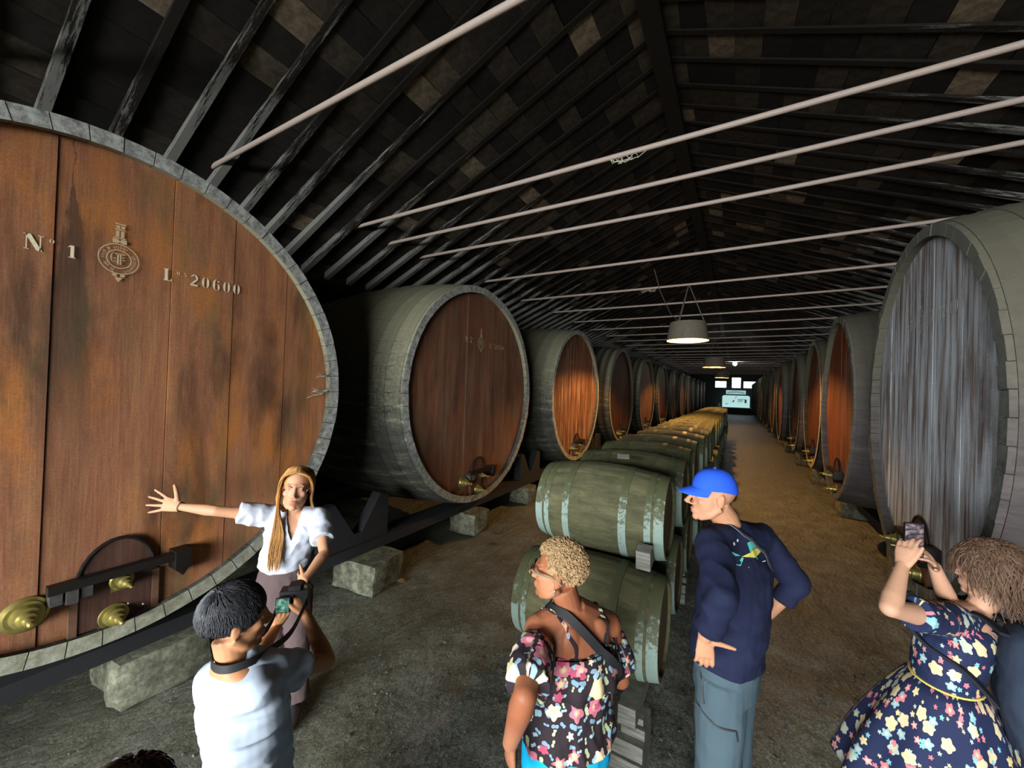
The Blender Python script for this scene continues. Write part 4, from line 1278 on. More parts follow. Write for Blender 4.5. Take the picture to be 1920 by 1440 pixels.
def drape(path, bvh, n, off=.003):
    """lay a path of points onto a surface along direction n"""
    out = []
    for p in path:
        hit = bvh.ray_cast(p + n * .4, -n)
        out.append((hit[0] + n * off) if hit[0] is not None else p)
    return out
def cut_v(me, O, nb, F, R, w, deep, front=True):
    bm = bmesh.new(); bm.from_mesh(me); kill = []
    for f in bm.faces:
        p = f.calc_center_median() + Vector(O) - nb
        z = .04 - p.z; fr = p.dot(F)
        if 0 < z < deep + .04 and (fr > .01 if front else fr < -.01) and abs(p.dot(R)) < w * (1 - z / (deep + .04)) ** .8: kill.append(f)
    bmesh.ops.delete(bm, geom=kill, context='FACES'); bm.to_mesh(me); bm.free()
def bvh_of(me, origin):
    o = Vector(origin)
    return BVHTree.FromPolygons([v.co + o for v in me.vertices], [tuple(p.vertices) for p in me.polygons])

VOX = .0048

# ---- the guide: white shirt, arm stretched along the cask
d = 2.6
Fg = (-FWD * .93 + RGT * .30).normalized(); Rg = Fg.cross(UP).normalized()
hd = HeadF(at(556, 914, d - .05), (-FWD * .9 + RGT * .36 - UP * .02).normalized(), (UP + RGT * .10).normalized(), 1.06)
NB = at(555, 960, d); CHg = at(548, 1003, d); WA = at(533, 1052, d); PE = at(528, 1100, d)
root = thing('person', 'woman in white short sleeved shirt with long blond hair, arm stretched along the cask', 'person', (PE.x, PE.y, 0))
O = root.location
SR = at(512, 968, d); SLf = at(598, 972, d)
ER = joint(405, 958, SR, .285); WR = joint(336, 950, ER, .245)
EL = joint(609, 1038, SLf, .275, False); WL = joint(571, 1088, EL, .225, False)
secs = [(PE - UP*.10, .150, .10, Fg), (PE, .158, .108, Fg), (WA, .122, .090, Fg), (lerp(WA, CHg, .6), .138, .105, Fg), (CHg, .148, .112, Fg), (lerp(CHg, NB, .5), .150, .095, Fg), (lerp(CHg, NB, .82), .115, .07, Fg), (NB, .055, .055, Fg)]
mb = MB(); torso_loft(mb, secs); add_head(mb, hd, .95, .95)
mb.tube([NB - UP*.04, hd.p(0, -.02, -.06)], .047, 16)
for S in (SR, SLf): mb.tube([lerp(CHg, NB, .8), S], [.06, .05], 14)
add_arm(mb, SR, ER, WR, .92, .92); add_arm(mb, SLf, EL, WL, .92, .92)
Dh = (WR - ER).normalized()
add_hand(mb, WR, (Dh + UP*.08).normalized(), (-FWD*.85 + RGT*.2 + UP*.25), UP, 1.12, (.12, .12, .1), .75, (.45, .85, .1), .1)
add_hand(mb, WL, (at(530, 1093, d - .16) - WL).normalized(), (FWD*.8 - UP*.2), (UP*.9 - RGT*.1), .92, (.2, .25, .2), .45)
kn = [(at(500, 1112, d), at(513, 1215, d)), (at(557, 1112, d), at(558, 1215, d))]
legs = []
for (Hp, K) in kn:
    A = Vector((K.x, K.y, .09)); legs.append((Hp, K, A)); add_leg(mb, Hp, K, A, .9); add_foot(mb, A, Fg, .95)
me = solid(mb, VOX, 3, O, soft=(hd.p(0, .05, -.02), .105, 5))
sk = '#b98868'
paintcol(me, sk, [(hd.p(0, .094, -.070), tuple([.024]*3), '#a4574c', .85), (hd.p(0, .118, -.034), .02, '#d69a80', .5), (hd.p(.045, .07, -.02), .03, '#d59b82', .5), (hd.p(-.045, .07, -.02), .03, '#d59b82', .5),
                 (hd.p(.031, .084, .012), .018, '#8d6350', .5), (hd.p(-.031, .084, .012), .018, '#8d6350', .5)], O)
link('body', me, M['skin'], root)
eyes(root, hd, .55)
# shirt
mb = MB(); o_ = .016
torso_loft(mb, [(WA - UP*.035, .140, .112, Fg), (WA, .150, .118, Fg), (lerp(WA, CHg, .55), .156, .122, Fg), (CHg, .164, .128, Fg), (lerp(CHg, NB, .5), .164, .110, Fg), (lerp(CHg, NB, .85), .118, .082, Fg), (NB - UP*.012, .070, .068, Fg)])
for S, E in ((SR, ER), (SLf, EL)):
    mb.tube([lerp(CHg, NB, .78), S], [.075, .066], 18); mb.ell(S, .068)
    mb.tube([S, lerp(S, E, .3), lerp(S, E, .62)], [.068, .068, .066], 18)
me = solid(mb, .006, 4, O, wrinkle(.010, (10, 10, 12), 2))
cut_v(me, O, NB, Fg, Rg, .050, .15)
sh = link('shirt', me, M['white_shirt'], root); bv = bvh_of(me, O)
ctr = [lerp(NB, WA, t) for t in np.linspace(.12, 1.05, 14)]
child('placket', ribbon(drape([p - Rg*.004 for p in ctr], bv, Fg, .003), Rg, .014, .002), M['white_shirt'], sh).location = (0, 0, 0)
for q in (-1, 1):
    pts = drape([NB + Rg*q*.035 + UP*.01, NB + Rg*q*.055 - UP*.03, NB + Rg*q*.050 - UP*.065, NB + Rg*q*.018 - UP*.05], bv, Fg, .008)
    b = MB(); b.add(pts + [p + Fg*.006 for p in pts], [(0,1,2,3), (7,6,5,4), (0,4,5,1), (1,5,6,2), (2,6,7,3), (3,7,4,0)])
    child('collar', b, M['white_shirt'], sh)
b = MB()
for (x, z) in ((-.05, -.005), (-.03, .008), (-.06, -.02), (-.035, -.02)):
    pts = drape([CHg - Rg*(-x*-1.4) * 1 + UP*(.035 + z) + Rg*a + UP*c for a, c in ((0,0), (.022,.004), (.022,.009), (0,.005))], bv, Fg, .002); b.add(pts, [(0,1,2,3)])
child('chest_embroidery', b, plain('grey_thread', '#9ea3ad', .8), sh)
for o in sh.children: o.parent = sh; o.location = (0, 0, 0)
# V of skin at the open neck is left by the low neckline; trousers
mb = MB(); torso_loft(mb, [(PE - UP*.12, .162, .118, Fg), (PE, .168, .120, Fg), (WA - UP*.01, .132, .102, Fg)])
for Hp, K, A in legs: mb.tube([Hp + UP*.03, lerp(Hp, K, .5), K, lerp(K, A, .6), A], [.098, .085, .072, .075, .085], 18)
link('trousers', solid(mb, .008, 3, O, wrinkle(.004, (14, 14, 8), 5)), M['brown_cloth'], root)
for Hp, K, A in legs:
    b = MB(); add_foot(b, A, Fg, 1.05); child('shoe', b, M['shoe'], root)
# long hair parted in the middle
rr = random.Random(21); lines = []
for i in range(900):
    q = 1 if rr.random() < .5 else -1
    f0 = rr.uniform(-.10, .075); u0 = .124 - 3.2 * max(0, abs(f0 + .015) - .02) ** 2 - .0
    p0 = hd.p(rr.uniform(.0, .012) * q, f0, u0 - .002)
    s = rr.random()
    f1 = f0 * .9 - .01 + rr.uniform(-.01, .01)
    wv = rr.uniform(.0, .012)
    p1 = hd.p(q * (.060 + wv), f1 * 1.0 + (.012 if f0 > .03 else 0), .085 + rr.uniform(-.006, .006))
    p2 = hd.p(q * (.084 + wv), min(f1, .035) - .01, .01 + rr.uniform(-.01, .01))
    if q > 0:      # her right side falls over the front of the shoulder
        tx = rr.uniform(-.035, .035); L = rr.uniform(.24, .46)
        p3 = hd.p(.078 + wv, rr.uniform(.0, .05), -.10)
        p4 = NB + Rg * (.075 + tx) + Fg * (.115 + rr.uniform(0, .02)) - UP * (.10)
        p5 = NB + Rg * (.085 + tx) + Fg * (.142 + rr.uniform(0, .02)) - UP * L * .72
    else:
        tx = rr.uniform(-.02, .03); L = rr.uniform(.24, .36)
        p3 = hd.p(-.088 - wv, rr.uniform(-.06, .0), -.09)
        p4 = NB - Rg * (.125 + tx) + Fg * rr.uniform(-.08, .02) - UP * .04
        p5 = NB - Rg * (.185 + tx) + Fg * rr.uniform(-.12, -.04) - UP * L * .6
    if f0 < -.05 and q > 0 and rr.random() < .5:
        p4 = NB + Rg * rr.uniform(-.05, .06) - Fg * .09 - UP * .08; p5 = p4 - UP * .16 - Fg * .02
    lines.append(catmull([p0, p1, p2, p3, p4, p5], 3))
hb = strands(lines, .0035)
cap_ = MB(); hd.e(cap_, 0, -.022, .042, (.080, .094, .088), 24, 16); hb.add(cap_.v, [f for f in cap_.f if np.mean([(Vector(cap_.v[i]) - hd.c).dot(hd.F) - .5 * (Vector(cap_.v[i]) - hd.c).dot(hd.U) for i in f]) < .035])
child('hair', hb, M['hair_blond'], root, 60)
b = MB(); pts = []
u_ = Dh.orthogonal().normalized(); w_ = Dh.cross(u_)
pts = [WR - Dh*.012 + (u_*math.cos(a) + w_*math.sin(a)) * .0285 for a in np.linspace(0, 2*PI, 20)]
b.tube(pts, .0025, 6); child('bracelet', b, M['strap'], root)

# ---- boy with a camera
d = 1.40
Fb = (FWD * .90 + RGT * .42).normalized(); Rb = Fb.cross(UP).normalized()
Fh = (FWD * .70 + RGT * .72 - UP * .08).normalized()
hd = HeadF(at(443, 1160, d), Fh, (UP - Fh * .1).normalized(), .97)
NB = at(441, 1238, d - .02); CHb = at(458, 1310, d + .02); WA = at(468, 1420, d + .05); PE = WA + V(0, 0, -.20)
root = thing('person', 'boy in white t-shirt seen from behind, holding a camera up', 'person', (PE.x, PE.y, 0)); O = root.location
SL_ = at(414, 1272, d + .02); SR = at(508, 1264, d + .05)
ER = joint(614, 1240, SR, .275); WR = joint(573, 1152, ER, .225)
EL = joint(480, 1235, SL_, .27); WL = joint(520, 1172, EL, .22)
secs = [(PE - UP*.08, .145, .10, Fb), (PE, .148, .10, Fb), (WA, .128, .09, Fb), (CHb, .150, .10, Fb), (lerp(CHb, NB, .55), .152, .085, Fb), (lerp(CHb, NB, .85), .10, .065, Fb), (NB, .055, .055, Fb)]
mb = MB(); torso_loft(mb, secs); add_head(mb, hd, 1, .98); mb.tube([NB - UP*.03, hd.p(0, -.02, -.055)], .049, 16)
for S in (SR, SL_): mb.tube([lerp(CHb, NB, .8), S], [.06, .05], 14)
add_arm(mb, SR, ER, WR, .9, .95); add_arm(mb, SL_, EL, WL, .9, .95)
CAMP = at(552, 1117, (CAM_INV @ WR).z * -1 + .02)
add_hand(mb, WR, (CAMP + UP*.02 + RGT*.02 - WR).normalized(), (-RGT*.8 + FWD*.3), (-FWD*.5 + UP*.3 - RGT*.2), .9, (.35, .6, .5), .12, (.8, .5, .2), .3)
add_hand(mb, WL, (CAMP - UP*.015 - RGT*.02 - WL).normalized(), (UP*.9 + FWD*.2), (-RGT*.9), .9, (.25, .5, .4), .15, (.7, .6, .3), .2)
kb = []
for q in (-1, 1):
    Hp = PE + Rb*q*.08 - UP*.06; K = Hp - UP*.40 + Rb*q*.015; A = Vector((K.x, K.y, .08)); kb.append((Hp, K, A)); add_leg(mb, Hp, K, A, .85); add_foot(mb, A, Fb, .9)
me = solid(mb, VOX, 3, O, soft=(hd.p(0, .05, -.02), .105, 5))
paintcol(me, '#b5805a', [(hd.p(0, .094, -.070), .022, '#8e4a3e', .8), (hd.p(.08, -.01, -.01), .03, '#c98862', .6), (hd.p(-.08, -.01, -.01), .03, '#c98862', .6)] +
         [(hd.p(.0, -.06, -.03), (.08, .06, .06), '#5a4a3e', .7)], O)
link('body', me, M['skin'], root); eyes(root, hd, .9)
mb = MB()
torso_loft(mb, [(WA - UP*.14, .172, .125, Fb), (WA, .160, .118, Fb), (lerp(WA, CHb, .5), .166, .118, Fb), (CHb, .176, .118, Fb), (lerp(CHb, NB, .5), .172, .100, Fb), (lerp(CHb, NB, .80), .118, .078, Fb), (NB - UP*.020, .075, .066, Fb)])
for S, E in ((SR, ER), (SL_, EL)):
    mb.tube([lerp(CHb, NB, .75), S], [.072, .070], 18); mb.ell(S, .070)
    mb.tube([S, lerp(S, E, .25), lerp(S, E, .44)], [.068, .066, .068], 18)
link('t_shirt', solid(mb, .0055, 4, O, wrinkle(.016, (5, 5, 14), 4)), M['tee'], root)
mb = MB(); torso_loft(mb, [(PE - UP*.10, .158, .118, Fb), (PE, .158, .115, Fb), (WA - UP*.05, .138, .10, Fb)])
for Hp, K, A in kb: mb.tube([Hp + UP*.03, K, A + UP*.02], [.09, .075, .07], 16)
link('trousers', solid(mb, .009, 3, O), M['pale_cloth'], root)
for Hp, K, A in kb:
    b = MB(); add_foot(b, A, Fb, 1.0); child('shoe', b, M['shoe'], root)
rr = random.Random(5); lines = []
crown = Vector((.012, -.085, .085))
def scalp(p, off=0): # head-frame point pushed onto the skull
    q = Vector((p.x, p.y + .018, p.z - .038)); s = 1 / math.sqrt((q.x/.080)**2 + (q.y/.101)**2 + (q.z/.093)**2)
    q = q * s; n = q.normalized(); return Vector((q.x, q.y - .018, q.z + .038)) + n * off
for i in range(4200):
    th = rr.uniform(0, 2*PI); cz = rr.uniform(-.25, 1)
    st = Vector((math.sqrt(1-cz*cz)*math.cos(th)*.08, math.sqrt(1-cz*cz)*math.sin(th)*.1, cz*.09 + .038))
    if st.y > .04 and st.z < .075: continue
    if abs(st.x) > .05 and st.z < .03 and st.y > -.02: continue
    p = scalp(st, .002); pts = [p]
    n = rr.randint(4, 6)
    for j in range(n):
        dr = (p - crown); dr.z -= .06
        if p.z < .05: dr = Vector((dr.x * .2, dr.y * .3, -.1))
        dr = dr.normalized() + Vector((rr.uniform(-.25, .25), rr.uniform(-.25, .25), 0))
        p = scalp(p + dr.normalized() * .014, .001 + .006 * math.sin(PI * min(1, (j+1) / n)) + rr.uniform(0, .003)) ; 
        if p.z < -.03: break
        pts.append(p)
    if len(pts) > 2: lines.append([hd.p(*q) for q in pts])
hb = strands(lines, .0022, .35)
cap_ = MB(); hd.e(cap_, 0, -.020, .042, (.0765, .0965, .0885), 24, 16)
def keep_cap(f, cap, hd, t=.0):
    c = Vector((0,0,0))
    for i in f: c += Vector(cap.v[i])
    c = c / len(f) - hd.c
    r, ff, u = c.dot(hd.R), c.dot(hd.F), c.dot(hd.U)
    return not (ff > .035 and u < .075) and not (u < -.005 and ff > -.03) and u > -.035 + t
hb.add(cap_.v, [f for f in cap_.f if keep_cap(f, cap_, hd)])
child('hair', hb, M['hair_black'], root, 60)
# his camera, held in both hands, strap round the neck
dc = thing('camera', 'small black camera held up by the boy, lit screen folded out', 'camera', CAMP)
o = dc.location; Xc = (RGT*.9 + FWD*.25).normalized(); Yc = (FWD*.9 - RGT*.25).normalized()
Mx = Matrix((Xc, Yc, UP)).transposed().to_4x4(); Mx.translation = o
def cbox(name, lo, hi, m, par=dc):
    b = MB(); b.box(lo, hi, Mx); return child(name, b, m, dc) if par is dc else link(name, b.mesh(name, None, o), m, par)
body = cbox('camera_body', (-.055, -.03, -.035), (.062, .03, .035), M['black'])
cbox('viewfinder_hump', (-.02, -.025, .035), (.03, .03, .055), M['black'])
b = MB(); b.tube([o + Yc*.03, o + Yc*.09], [.03, .032], 20); child('lens', b, M['black'], dc)
cbox('shutter_button', (.04, -.008, .035), (.052, .006, .042), M['steel'])
fl = cbox('flip_screen', (-.062, -.055, -.045), (-.004, -.047, .022), M['black'])
def screen_mat():
    t = NT('camera_screen_picture')
    c = t.ramp(t.noise(t.coords(), 55, 4, .7), [(.35, '#1c2a26'), (.5, '#4f9a80'), (.62, '#a9e6cc'), (.75, '#e9fff6')])
    t.l(c, t.b.inputs['Emission Color']); t.b.inputs['Emission Strength'].default_value = .7
    return t.done('#101010', .3)
M['screen'] = screen_mat()
b = MB(); b.box((-.058, -.0575, -.040), (-.008, -.0555, .018), Mx); link('screen', b.mesh('screen', None, o), M['screen'], fl)
sp = []
nk = [NB + Rb*.075 + Fb*.02 + UP*.012, NB + Rb*.055 - Fb*.045 + UP*.016, NB - Fb*.064 + UP*.012, NB - Rb*.055 - Fb*.045 + UP*.016, NB - Rb*.075 + Fb*.03 + UP*.01]
p1 = o - Xc*.055; p2 = o + Xc*.062
path = [p2, lerp(p2, nk[0], .35) - UP*.07 + Rb*.0, lerp(p2, nk[0], .75) - UP*.035] + nk + [lerp(p1, nk[4], .7) - UP*.05, lerp(p1, nk[4], .3) - UP*.08, p1]
path = catmull(path, 5)
sides = [UP] * len(path)
child('neck_strap', ribbon(path, UP, .014, .0015), M['strap'], dc)

# ---- woman in the floral top
d = 1.62
Fw = (FWD * .86 - RGT * .45).normalized(); Rw = Fw.cross(UP).normalized()
Fh = (-RGT * .93 + FWD * .30 + UP * .02).normalized()
hd = HeadF(at(1047, 1070, d - .02), Fh, UP, .98)
NB = at(1072, 1132, d); CHw = at(1080, 1208, d); WA = at(1072, 1285, d); PE = at(1064, 1352, d)
root = thing('person', 'woman with cropped blond curls in a dark floral off shoulder top, seen from behind', 'person', (PE.x, PE.y, 0)); O = root.location
SL_ = at(1012, 1180, d - .06); SR = at(1138, 1172, d + .07)
EL = joint(984, 1305, SL_, .28, False); WL = joint(957, 1392, EL, .23)
ER = joint(1163, 1272, SR, .27); WR = ER + (Fw*.9 - Rw*.45 + UP*.15).normalized() * .22
secs = [(PE - UP*.10, .175, .13, Fw), (PE, .185, .135, Fw), (WA, .155, .115, Fw), (CHw, .168, .118, Fw), (lerp(CHw, NB, .5), .165, .098, Fw), (lerp(CHw, NB, .8), .12, .075, Fw), (NB, .062, .060, Fw)]
mb = MB(); torso_loft(mb, secs); add_head(mb, hd, 1.02, 1.05); mb.tube([NB - UP*.04, hd.p(0, -.02, -.055)], .054, 16)
for S in (SR, SL_): mb.tube([lerp(CHw, NB, .8), S], [.07, .06], 14); mb.ell(S, .062)
for q in (-1, 1): mb.ell(lerp(CHw, NB, .35) + Rw*q*.07 - Fw*.07, (.05, .03, .07), Rw, Fw, UP)     # shoulder blades
add_arm(mb, SL_, EL, WL, 1, 1.08); add_arm(mb, SR, ER, WR, 1, 1.08)
add_hand(mb, WL, (-UP*.95 + RGT*.02 + FWD*.12), (RGT*.8 + FWD*.4), (FWD*.7 - RGT*.5), .95, (.3, .45, .35), .15, (.75, .55, .25), .3)
add_hand(mb, WR, (WR - ER), (-Rw), (UP), .95, (.4, .6, .5), .1)
kw = []
for q in (-1, 1):
    Hp = PE + Rw*q*.09 - UP*.06; K = Hp - UP*.36 + Rw*q*.01; A = Vector((K.x, K.y, .08)); kw.append((Hp, K, A)); add_leg(mb, Hp, K, A, .98); add_foot(mb, A, Fw, .95)
me = solid(mb, VOX, 3, O, soft=(hd.p(0, .05, -.02), .105, 5))
paintcol(me, '#8a5439', [(hd.p(0, .094, -.070), .022, '#7c3d36', .8), (hd.p(0, .09, -.03), .05, '#b07a58', .6), (hd.p(.05, .03, -.05), .07, '#a87150', .5), (hd.p(-.05, .03, -.05), .08, '#b07a58', .7), (SL_, .09, '#a06a4c', .6), (WL, .14, '#a8765a', .6)], O)
link('body', me, M['skin'], root); eyes(root, hd)
# top: bodice, ruffle and cold-shoulder sleeves
mb = MB()
BT = lerp(CHw, NB, .12)
torso_loft(mb, [(PE - UP*.02 - Fw*.02, .208, .158, Fw), (PE + UP*.06, .204, .150, Fw), (WA, .182, .135, Fw), (lerp(WA, CHw, .5), .180, .132, Fw), (CHw - UP*.01, .180, .130, Fw), (BT, .178, .122, Fw)])
for S, E, k_ in ((SL_, EL, .85), (SR, ER, .72)):
    mb.tube([lerp(S, E, .24), lerp(S, E, .32), lerp(S, E, .55), lerp(S, E, k_)], [.060, .070, .078, .082], 20)
me = solid(mb, .0055, 3, O, wrinkle(.009, (14, 14, 5), 9)); fcoords(me, O, (NB.x, NB.y, 0), Fw, .17, ((SL_, EL), (SR, ER)))
tp = link('floral_top', me, M['floral_top'], root); bv = bvh_of(me, O)
# ruffle: a loose flounce hanging over the bodice
mb = MB(); vs = []; fs = []; n = 96
for j, (z, e) in enumerate(((.004, .004), (-.05, .014), (-.10, .024), (-.135, .030), (-.135, .024), (-.10, .018), (-.05, .009), (.004, .0))):
    for k in range(n):
        a = 2*PI*k/n; wv = math.sin(a * 15) * .008 * max(0, -z / .13) + math.sin(a * 7 + 1) * .006 * max(0, -z / .13)
        vs.append(BT + UP * (z + .012*math.sin(a*7)*max(0, -z/.13)) + Rw * (math.cos(a) * (.184 + e + wv)) + Fw * (math.sin(a) * (.128 + e + wv)))
for j in range(8):
    for k in range(n): fs.append((j*n+k, j*n+(k+1) % n, ((j+1) % 8)*n+(k+1) % n, ((j+1) % 8)*n+k))
mb.add(vs, fs); me = mb.mesh('ruffle', 180, O); fcoords(me, O, (NB.x, NB.y, 0), Fw, .17)
link('ruffle', me, M['floral_top'], root)
sk_bv = bvh_of([c for c in root.children if c.name.startswith('body')][0].data, O)
for q in (-1, 1):
    a0 = BT + Rw*q*.092; pth = [a0 - Fw*.13, a0 - Fw*.12 + UP*.05, lerp(a0, SR if q > 0 else SL_, .35) + UP*.10 - Fw*.06, lerp(a0, SR if q > 0 else SL_, .35) + UP*.125, lerp(a0, SR if q > 0 else SL_, .3) + UP*.06 + Fw*.10, a0 + Fw*.12]
    pth = catmull(pth, 4)
    out = []
    for p in pth:
        c0 = lerp(CHw, NB, .4); c0 = Vector((c0.x, c0.y, min(p.z, lerp(CHw, NB, .75).z)))
        nn = (p - c0).normalized(); h_ = sk_bv.ray_cast(p + nn*.2, -nn); out.append(h_[0] + nn*.004 if h_[0] is not None else p)
    me = ribbon(out, Rw, .007, .002).mesh('shoulder_strap', 40, O); fcoords(me, O, (NB.x, NB.y, 0), Fw, .17)
    link('shoulder_strap', me, M['floral_top'], tp)
mb = MB(); torso_loft(mb, [(PE - UP*.14, .198, .150, Fw), (PE, .194, .145, Fw), (WA - UP*.05, .168, .12, Fw)])
for Hp, K, A in kw: mb.tube([Hp + UP*.03, K, A + UP*.05], [.108, .095, .09], 16)
link('trousers', solid(mb, .009, 3, O, wrinkle(.004, (12, 12, 7), 3)), M['cyan'], root)
for Hp, K, A in kw:
    b = MB(); add_foot(b, A, Fw, 1.0); child('shoe', b, M['shoe'], root)
hb = MB(); rr = random.Random(8)
for i in range(2200):
    th = rr.uniform(0, 2*PI); cz = rr.uniform(-.55, 1)
    st = Vector((math.sqrt(1-cz*cz)*math.cos(th)*.08, math.sqrt(1-cz*cz)*math.sin(th)*.1, cz*.09 + .038))
    if st.y > .035 and st.z < .085: continue
    if st.z < .045 and st.y > .0: continue
    if abs(st.x) > .045 and st.z < .01 and st.y > -.035: continue
    p = scalp(st, .001); r = rr.uniform(.004, .007)
    a = scalp(st + Vector((rr.uniform(-.008, .008), rr.uniform(-.008, .008), rr.uniform(-.008, .008))), rr.uniform(.002, .008))
    n0 = (a - p).normalized(); t0 = n0.orthogonal().normalized(); t1 = n0.cross(t0); ph = rr.uniform(0, 6)
    hb.tube([hd.p(*(p + n0*(.0024*j) + (t0*math.cos(ph + j*1.3) + t1*math.sin(ph + j*1.3)) * r)) for j in range(6)], [.0042, .0042, .004, .0036, .003, .0015], 4, caps=False)
cap_ = MB(); hd.e(cap_, 0, -.022, .042, (.079, .098, .092), 24, 16); hb.add(cap_.v, [f for f in cap_.f if keep_cap(f, cap_, hd, -.03)])
child('hair', hb, M['hair_curly'], root, 60)
g = MB()
for q in (-1, 1):
    hd.e(g, q*.032, .106, -.002, (.026, .004, .021))
sg_ = child('sunglasses', g, M['glass_dark'], root)
b = MB()
for q in (-1, 1):
    b.tube([hd.p(q*.056, .100, .008), hd.p(q*.080, .080, .008), hd.p(q*.084, .03, .004), hd.p(q*.086, -.012, .0), hd.p(q*.084, -.03, -.02)], [.006, .006, .0028, .0028, .0025], 6)
b.tube([hd.p(-.008, .110, .002), hd.p(.008, .110, .002)], .003, 6)
link('frame', b.mesh('frame', 40, O), plain('pale_gold_frame', '#cdbb94', .3, .7, .05), sg_)
for q in (-1, 1):
    b = MB(); hd.e(b, q*.086, -.004, -.046, (.005, .005, .007)); b.tube([hd.p(q*.086, -.004, -.045), hd.p(q*.087, -.006, -.062)], .003, 6); child('earring', b, M['steel'], root)
# bag on a strap across her back
bag = thing('shoulder_bag', 'black shoulder bag worn across the back of the woman in the floral top', 'bag', (PE.x, PE.y, PE.z)); bo = bag.location
pth = [NB - Rw*.075 + UP*.005 + Fw*.04, NB - Rw*.070 + UP*.0 - Fw*.05, lerp(NB, CHw, .45) - Rw*.01 - Fw*.12, CHw + Rw*.07 - Fw*.14, lerp(CHw, WA, .35) + Rw*.125 - Fw*.11, lerp(CHw, WA, .6) + Rw*.14 - Fw*.07]
pth = catmull(pth, 5); out = []
both = [sk_bv, bv]
for p in pth:
    c0 = Vector((NB.x, NB.y, p.z)); nn = (p - c0); nn.z = 0; nn = nn.normalized() if nn.length > .02 else -Fw; best = None
    for t_ in both:
        h_ = t_.ray_cast(p + nn*.25, -nn)
        if h_[0] is not None and (best is None or (h_[0] - c0).dot(nn) > (best - c0).dot(nn)): best = h_[0]
    out.append(best + nn*.016 if best is not None else p)
child('strap', ribbon(out, [(Rw*.8 + UP*.6)] * len(out), .017, .002), M['strap'], bag)
b = MB(); e0 = WA + Rw*.19 + Fw*.17 - UP*.06
b.loft([(e0 - UP*.09, .05, .10, Rw, Fw), (e0 - UP*.07, .058, .11, Rw, Fw), (e0 + UP*.07, .05, .105, Rw, Fw), (e0 + UP*.09, .03, .09, Rw, Fw)], 16); child('pouch', b, M['strap'], bag)
ph = thing('phone', 'dark phone held low in the hand of the woman in the floral top', 'phone', WL - UP*.12 + RGT*.02 + FWD*.02)
Mx = Matrix((FWD, RGT, UP)).transposed().to_4x4(); Mx.translation = ph.location
b = MB(); b.box((-.035, -.004, -.07), (.035, .004, .07), Mx); child('phone_body', b, M['black'], ph)
b = MB(); b.box((-.032, .004, -.066), (.032, .0048, .066), Mx); child('screen', b, M['glass_dark'], ph)

# ---- man in the blue cap
d = 1.95
Fm = (-RGT * .72 + FWD * .69).normalized(); Rm = Fm.cross(UP).normalized()
Fh = (-RGT * .985 + FWD * .10 - UP * .02).normalized()
hd = HeadF(at(1335, 930, d), Fh, UP, 1.0)
NB = at(1372, 990, d + .02); CHm = at(1382, 1070, d + .02); WA = at(1368, 1165, d); PE = at(1362, 1238, d)
root = thing('person', 'man in royal blue cap and navy long sleeved shirt, hands on hips', 'person', (PE.x, PE.y, 0)); O = root.location
SL_ = at(1337, 1022, d - .11); SR = at(1425, 1010, d + .13)
EL = joint(1353, 1122, SL_, .29, False); WL = joint(1322, 1192, EL, .235)
ER = joint(1492, 1090, SR, .28, True); WR = joint(1442, 1150, ER, .23)
secs = [(PE - UP*.10, .165, .125, Fm), (PE, .172, .13, Fm), (WA, .172, .145, Fm), (lerp(WA, CHm, .5), .178, .145, Fm), (CHm, .185, .130, Fm), (lerp(CHm, NB, .5), .185, .105, Fm), (lerp(CHm, NB, .82), .13, .08, Fm), (NB, .066, .066, Fm)]
mb = MB(); torso_loft(mb, secs); add_head(mb, hd, 1.08, 1.12); mb.tube([NB - UP*.05, lerp(NB, hd.p(0, -.025, -.055), .5), hd.p(0, -.02, -.05)], [.066, .062, .06], 16)
for S in (SR, SL_): mb.tube([lerp(CHm, NB, .8), S], [.075, .06], 14)
add_arm(mb, SL_, EL, WL, 1.05, 1.08); add_arm(mb, SR, ER, WR, 1.05, 1.08)
add_hand(mb, WL, (at(1322, 1232, (CAM_INV @ WL).z * -1 + .0) - WL).normalized(), (FWD*.85 + RGT*.2), (RGT*.95), 1.0, (.25, .5, .4), .16, (.15, 1.0, .0), .05)
add_hand(mb, WR, (PE + Rm*.13 + UP*.08 - WR), (-Rm), (UP), 1.0, (.3, .4, .3), .2)
km = []
for q in (-1, 1):
    Hp = PE + Rm*q*.09 - UP*.06; K = Hp - UP*.40 + Rm*q*.015; A = Vector((K.x, K.y, .08)); km.append((Hp, K, A)); add_leg(mb, Hp, K, A, 1.05); add_foot(mb, A, (Fm + Rm*q*.2), 1.05)
me = solid(mb, VOX, 3, O, soft=(hd.p(0, .05, -.02), .105, 5))
paintcol(me, '#b07f60', [(hd.p(0, .094, -.070), .022, '#8f5348', .7), (hd.p(0, .06, -.07), .05, '#a98670', .5), (hd.p(0, -.07, .0), .07, '#8f7a6a', .6), (hd.p(-.05, .05, -.01), .05, '#b98a70', .5)], O)
link('body', me, M['skin'], root); eyes(root, hd, .9)
mb = MB()
torso_loft(mb, [(PE + UP*.02, .188, .158, Fm), (lerp(PE, WA, .5), .190, .160, Fm), (WA, .188, .162, Fm), (lerp(WA, CHm, .5), .192, .160, Fm), (CHm, .198, .145, Fm), (lerp(CHm, NB, .5), .196, .120, Fm), (lerp(CHm, NB, .84), .14, .09, Fm), (NB - UP*.005, .078, .076, Fm)])
for S, E, W, cf in ((SL_, EL, WL, .82), (SR, ER, WR, .55)):
    mb.tube([lerp(CHm, NB, .78), S], [.085, .074], 18); mb.ell(S, .074)
    mb.tube([S, lerp(S, E, .5), E], [.074, .066, .060], 18); mb.ell(E, .060)
    mb.tube([E, lerp(E, W, cf)], [.060, .052], 18)
me = solid(mb, .0055, 4, O, wrinkle(.012, (7, 7, 9), 6))
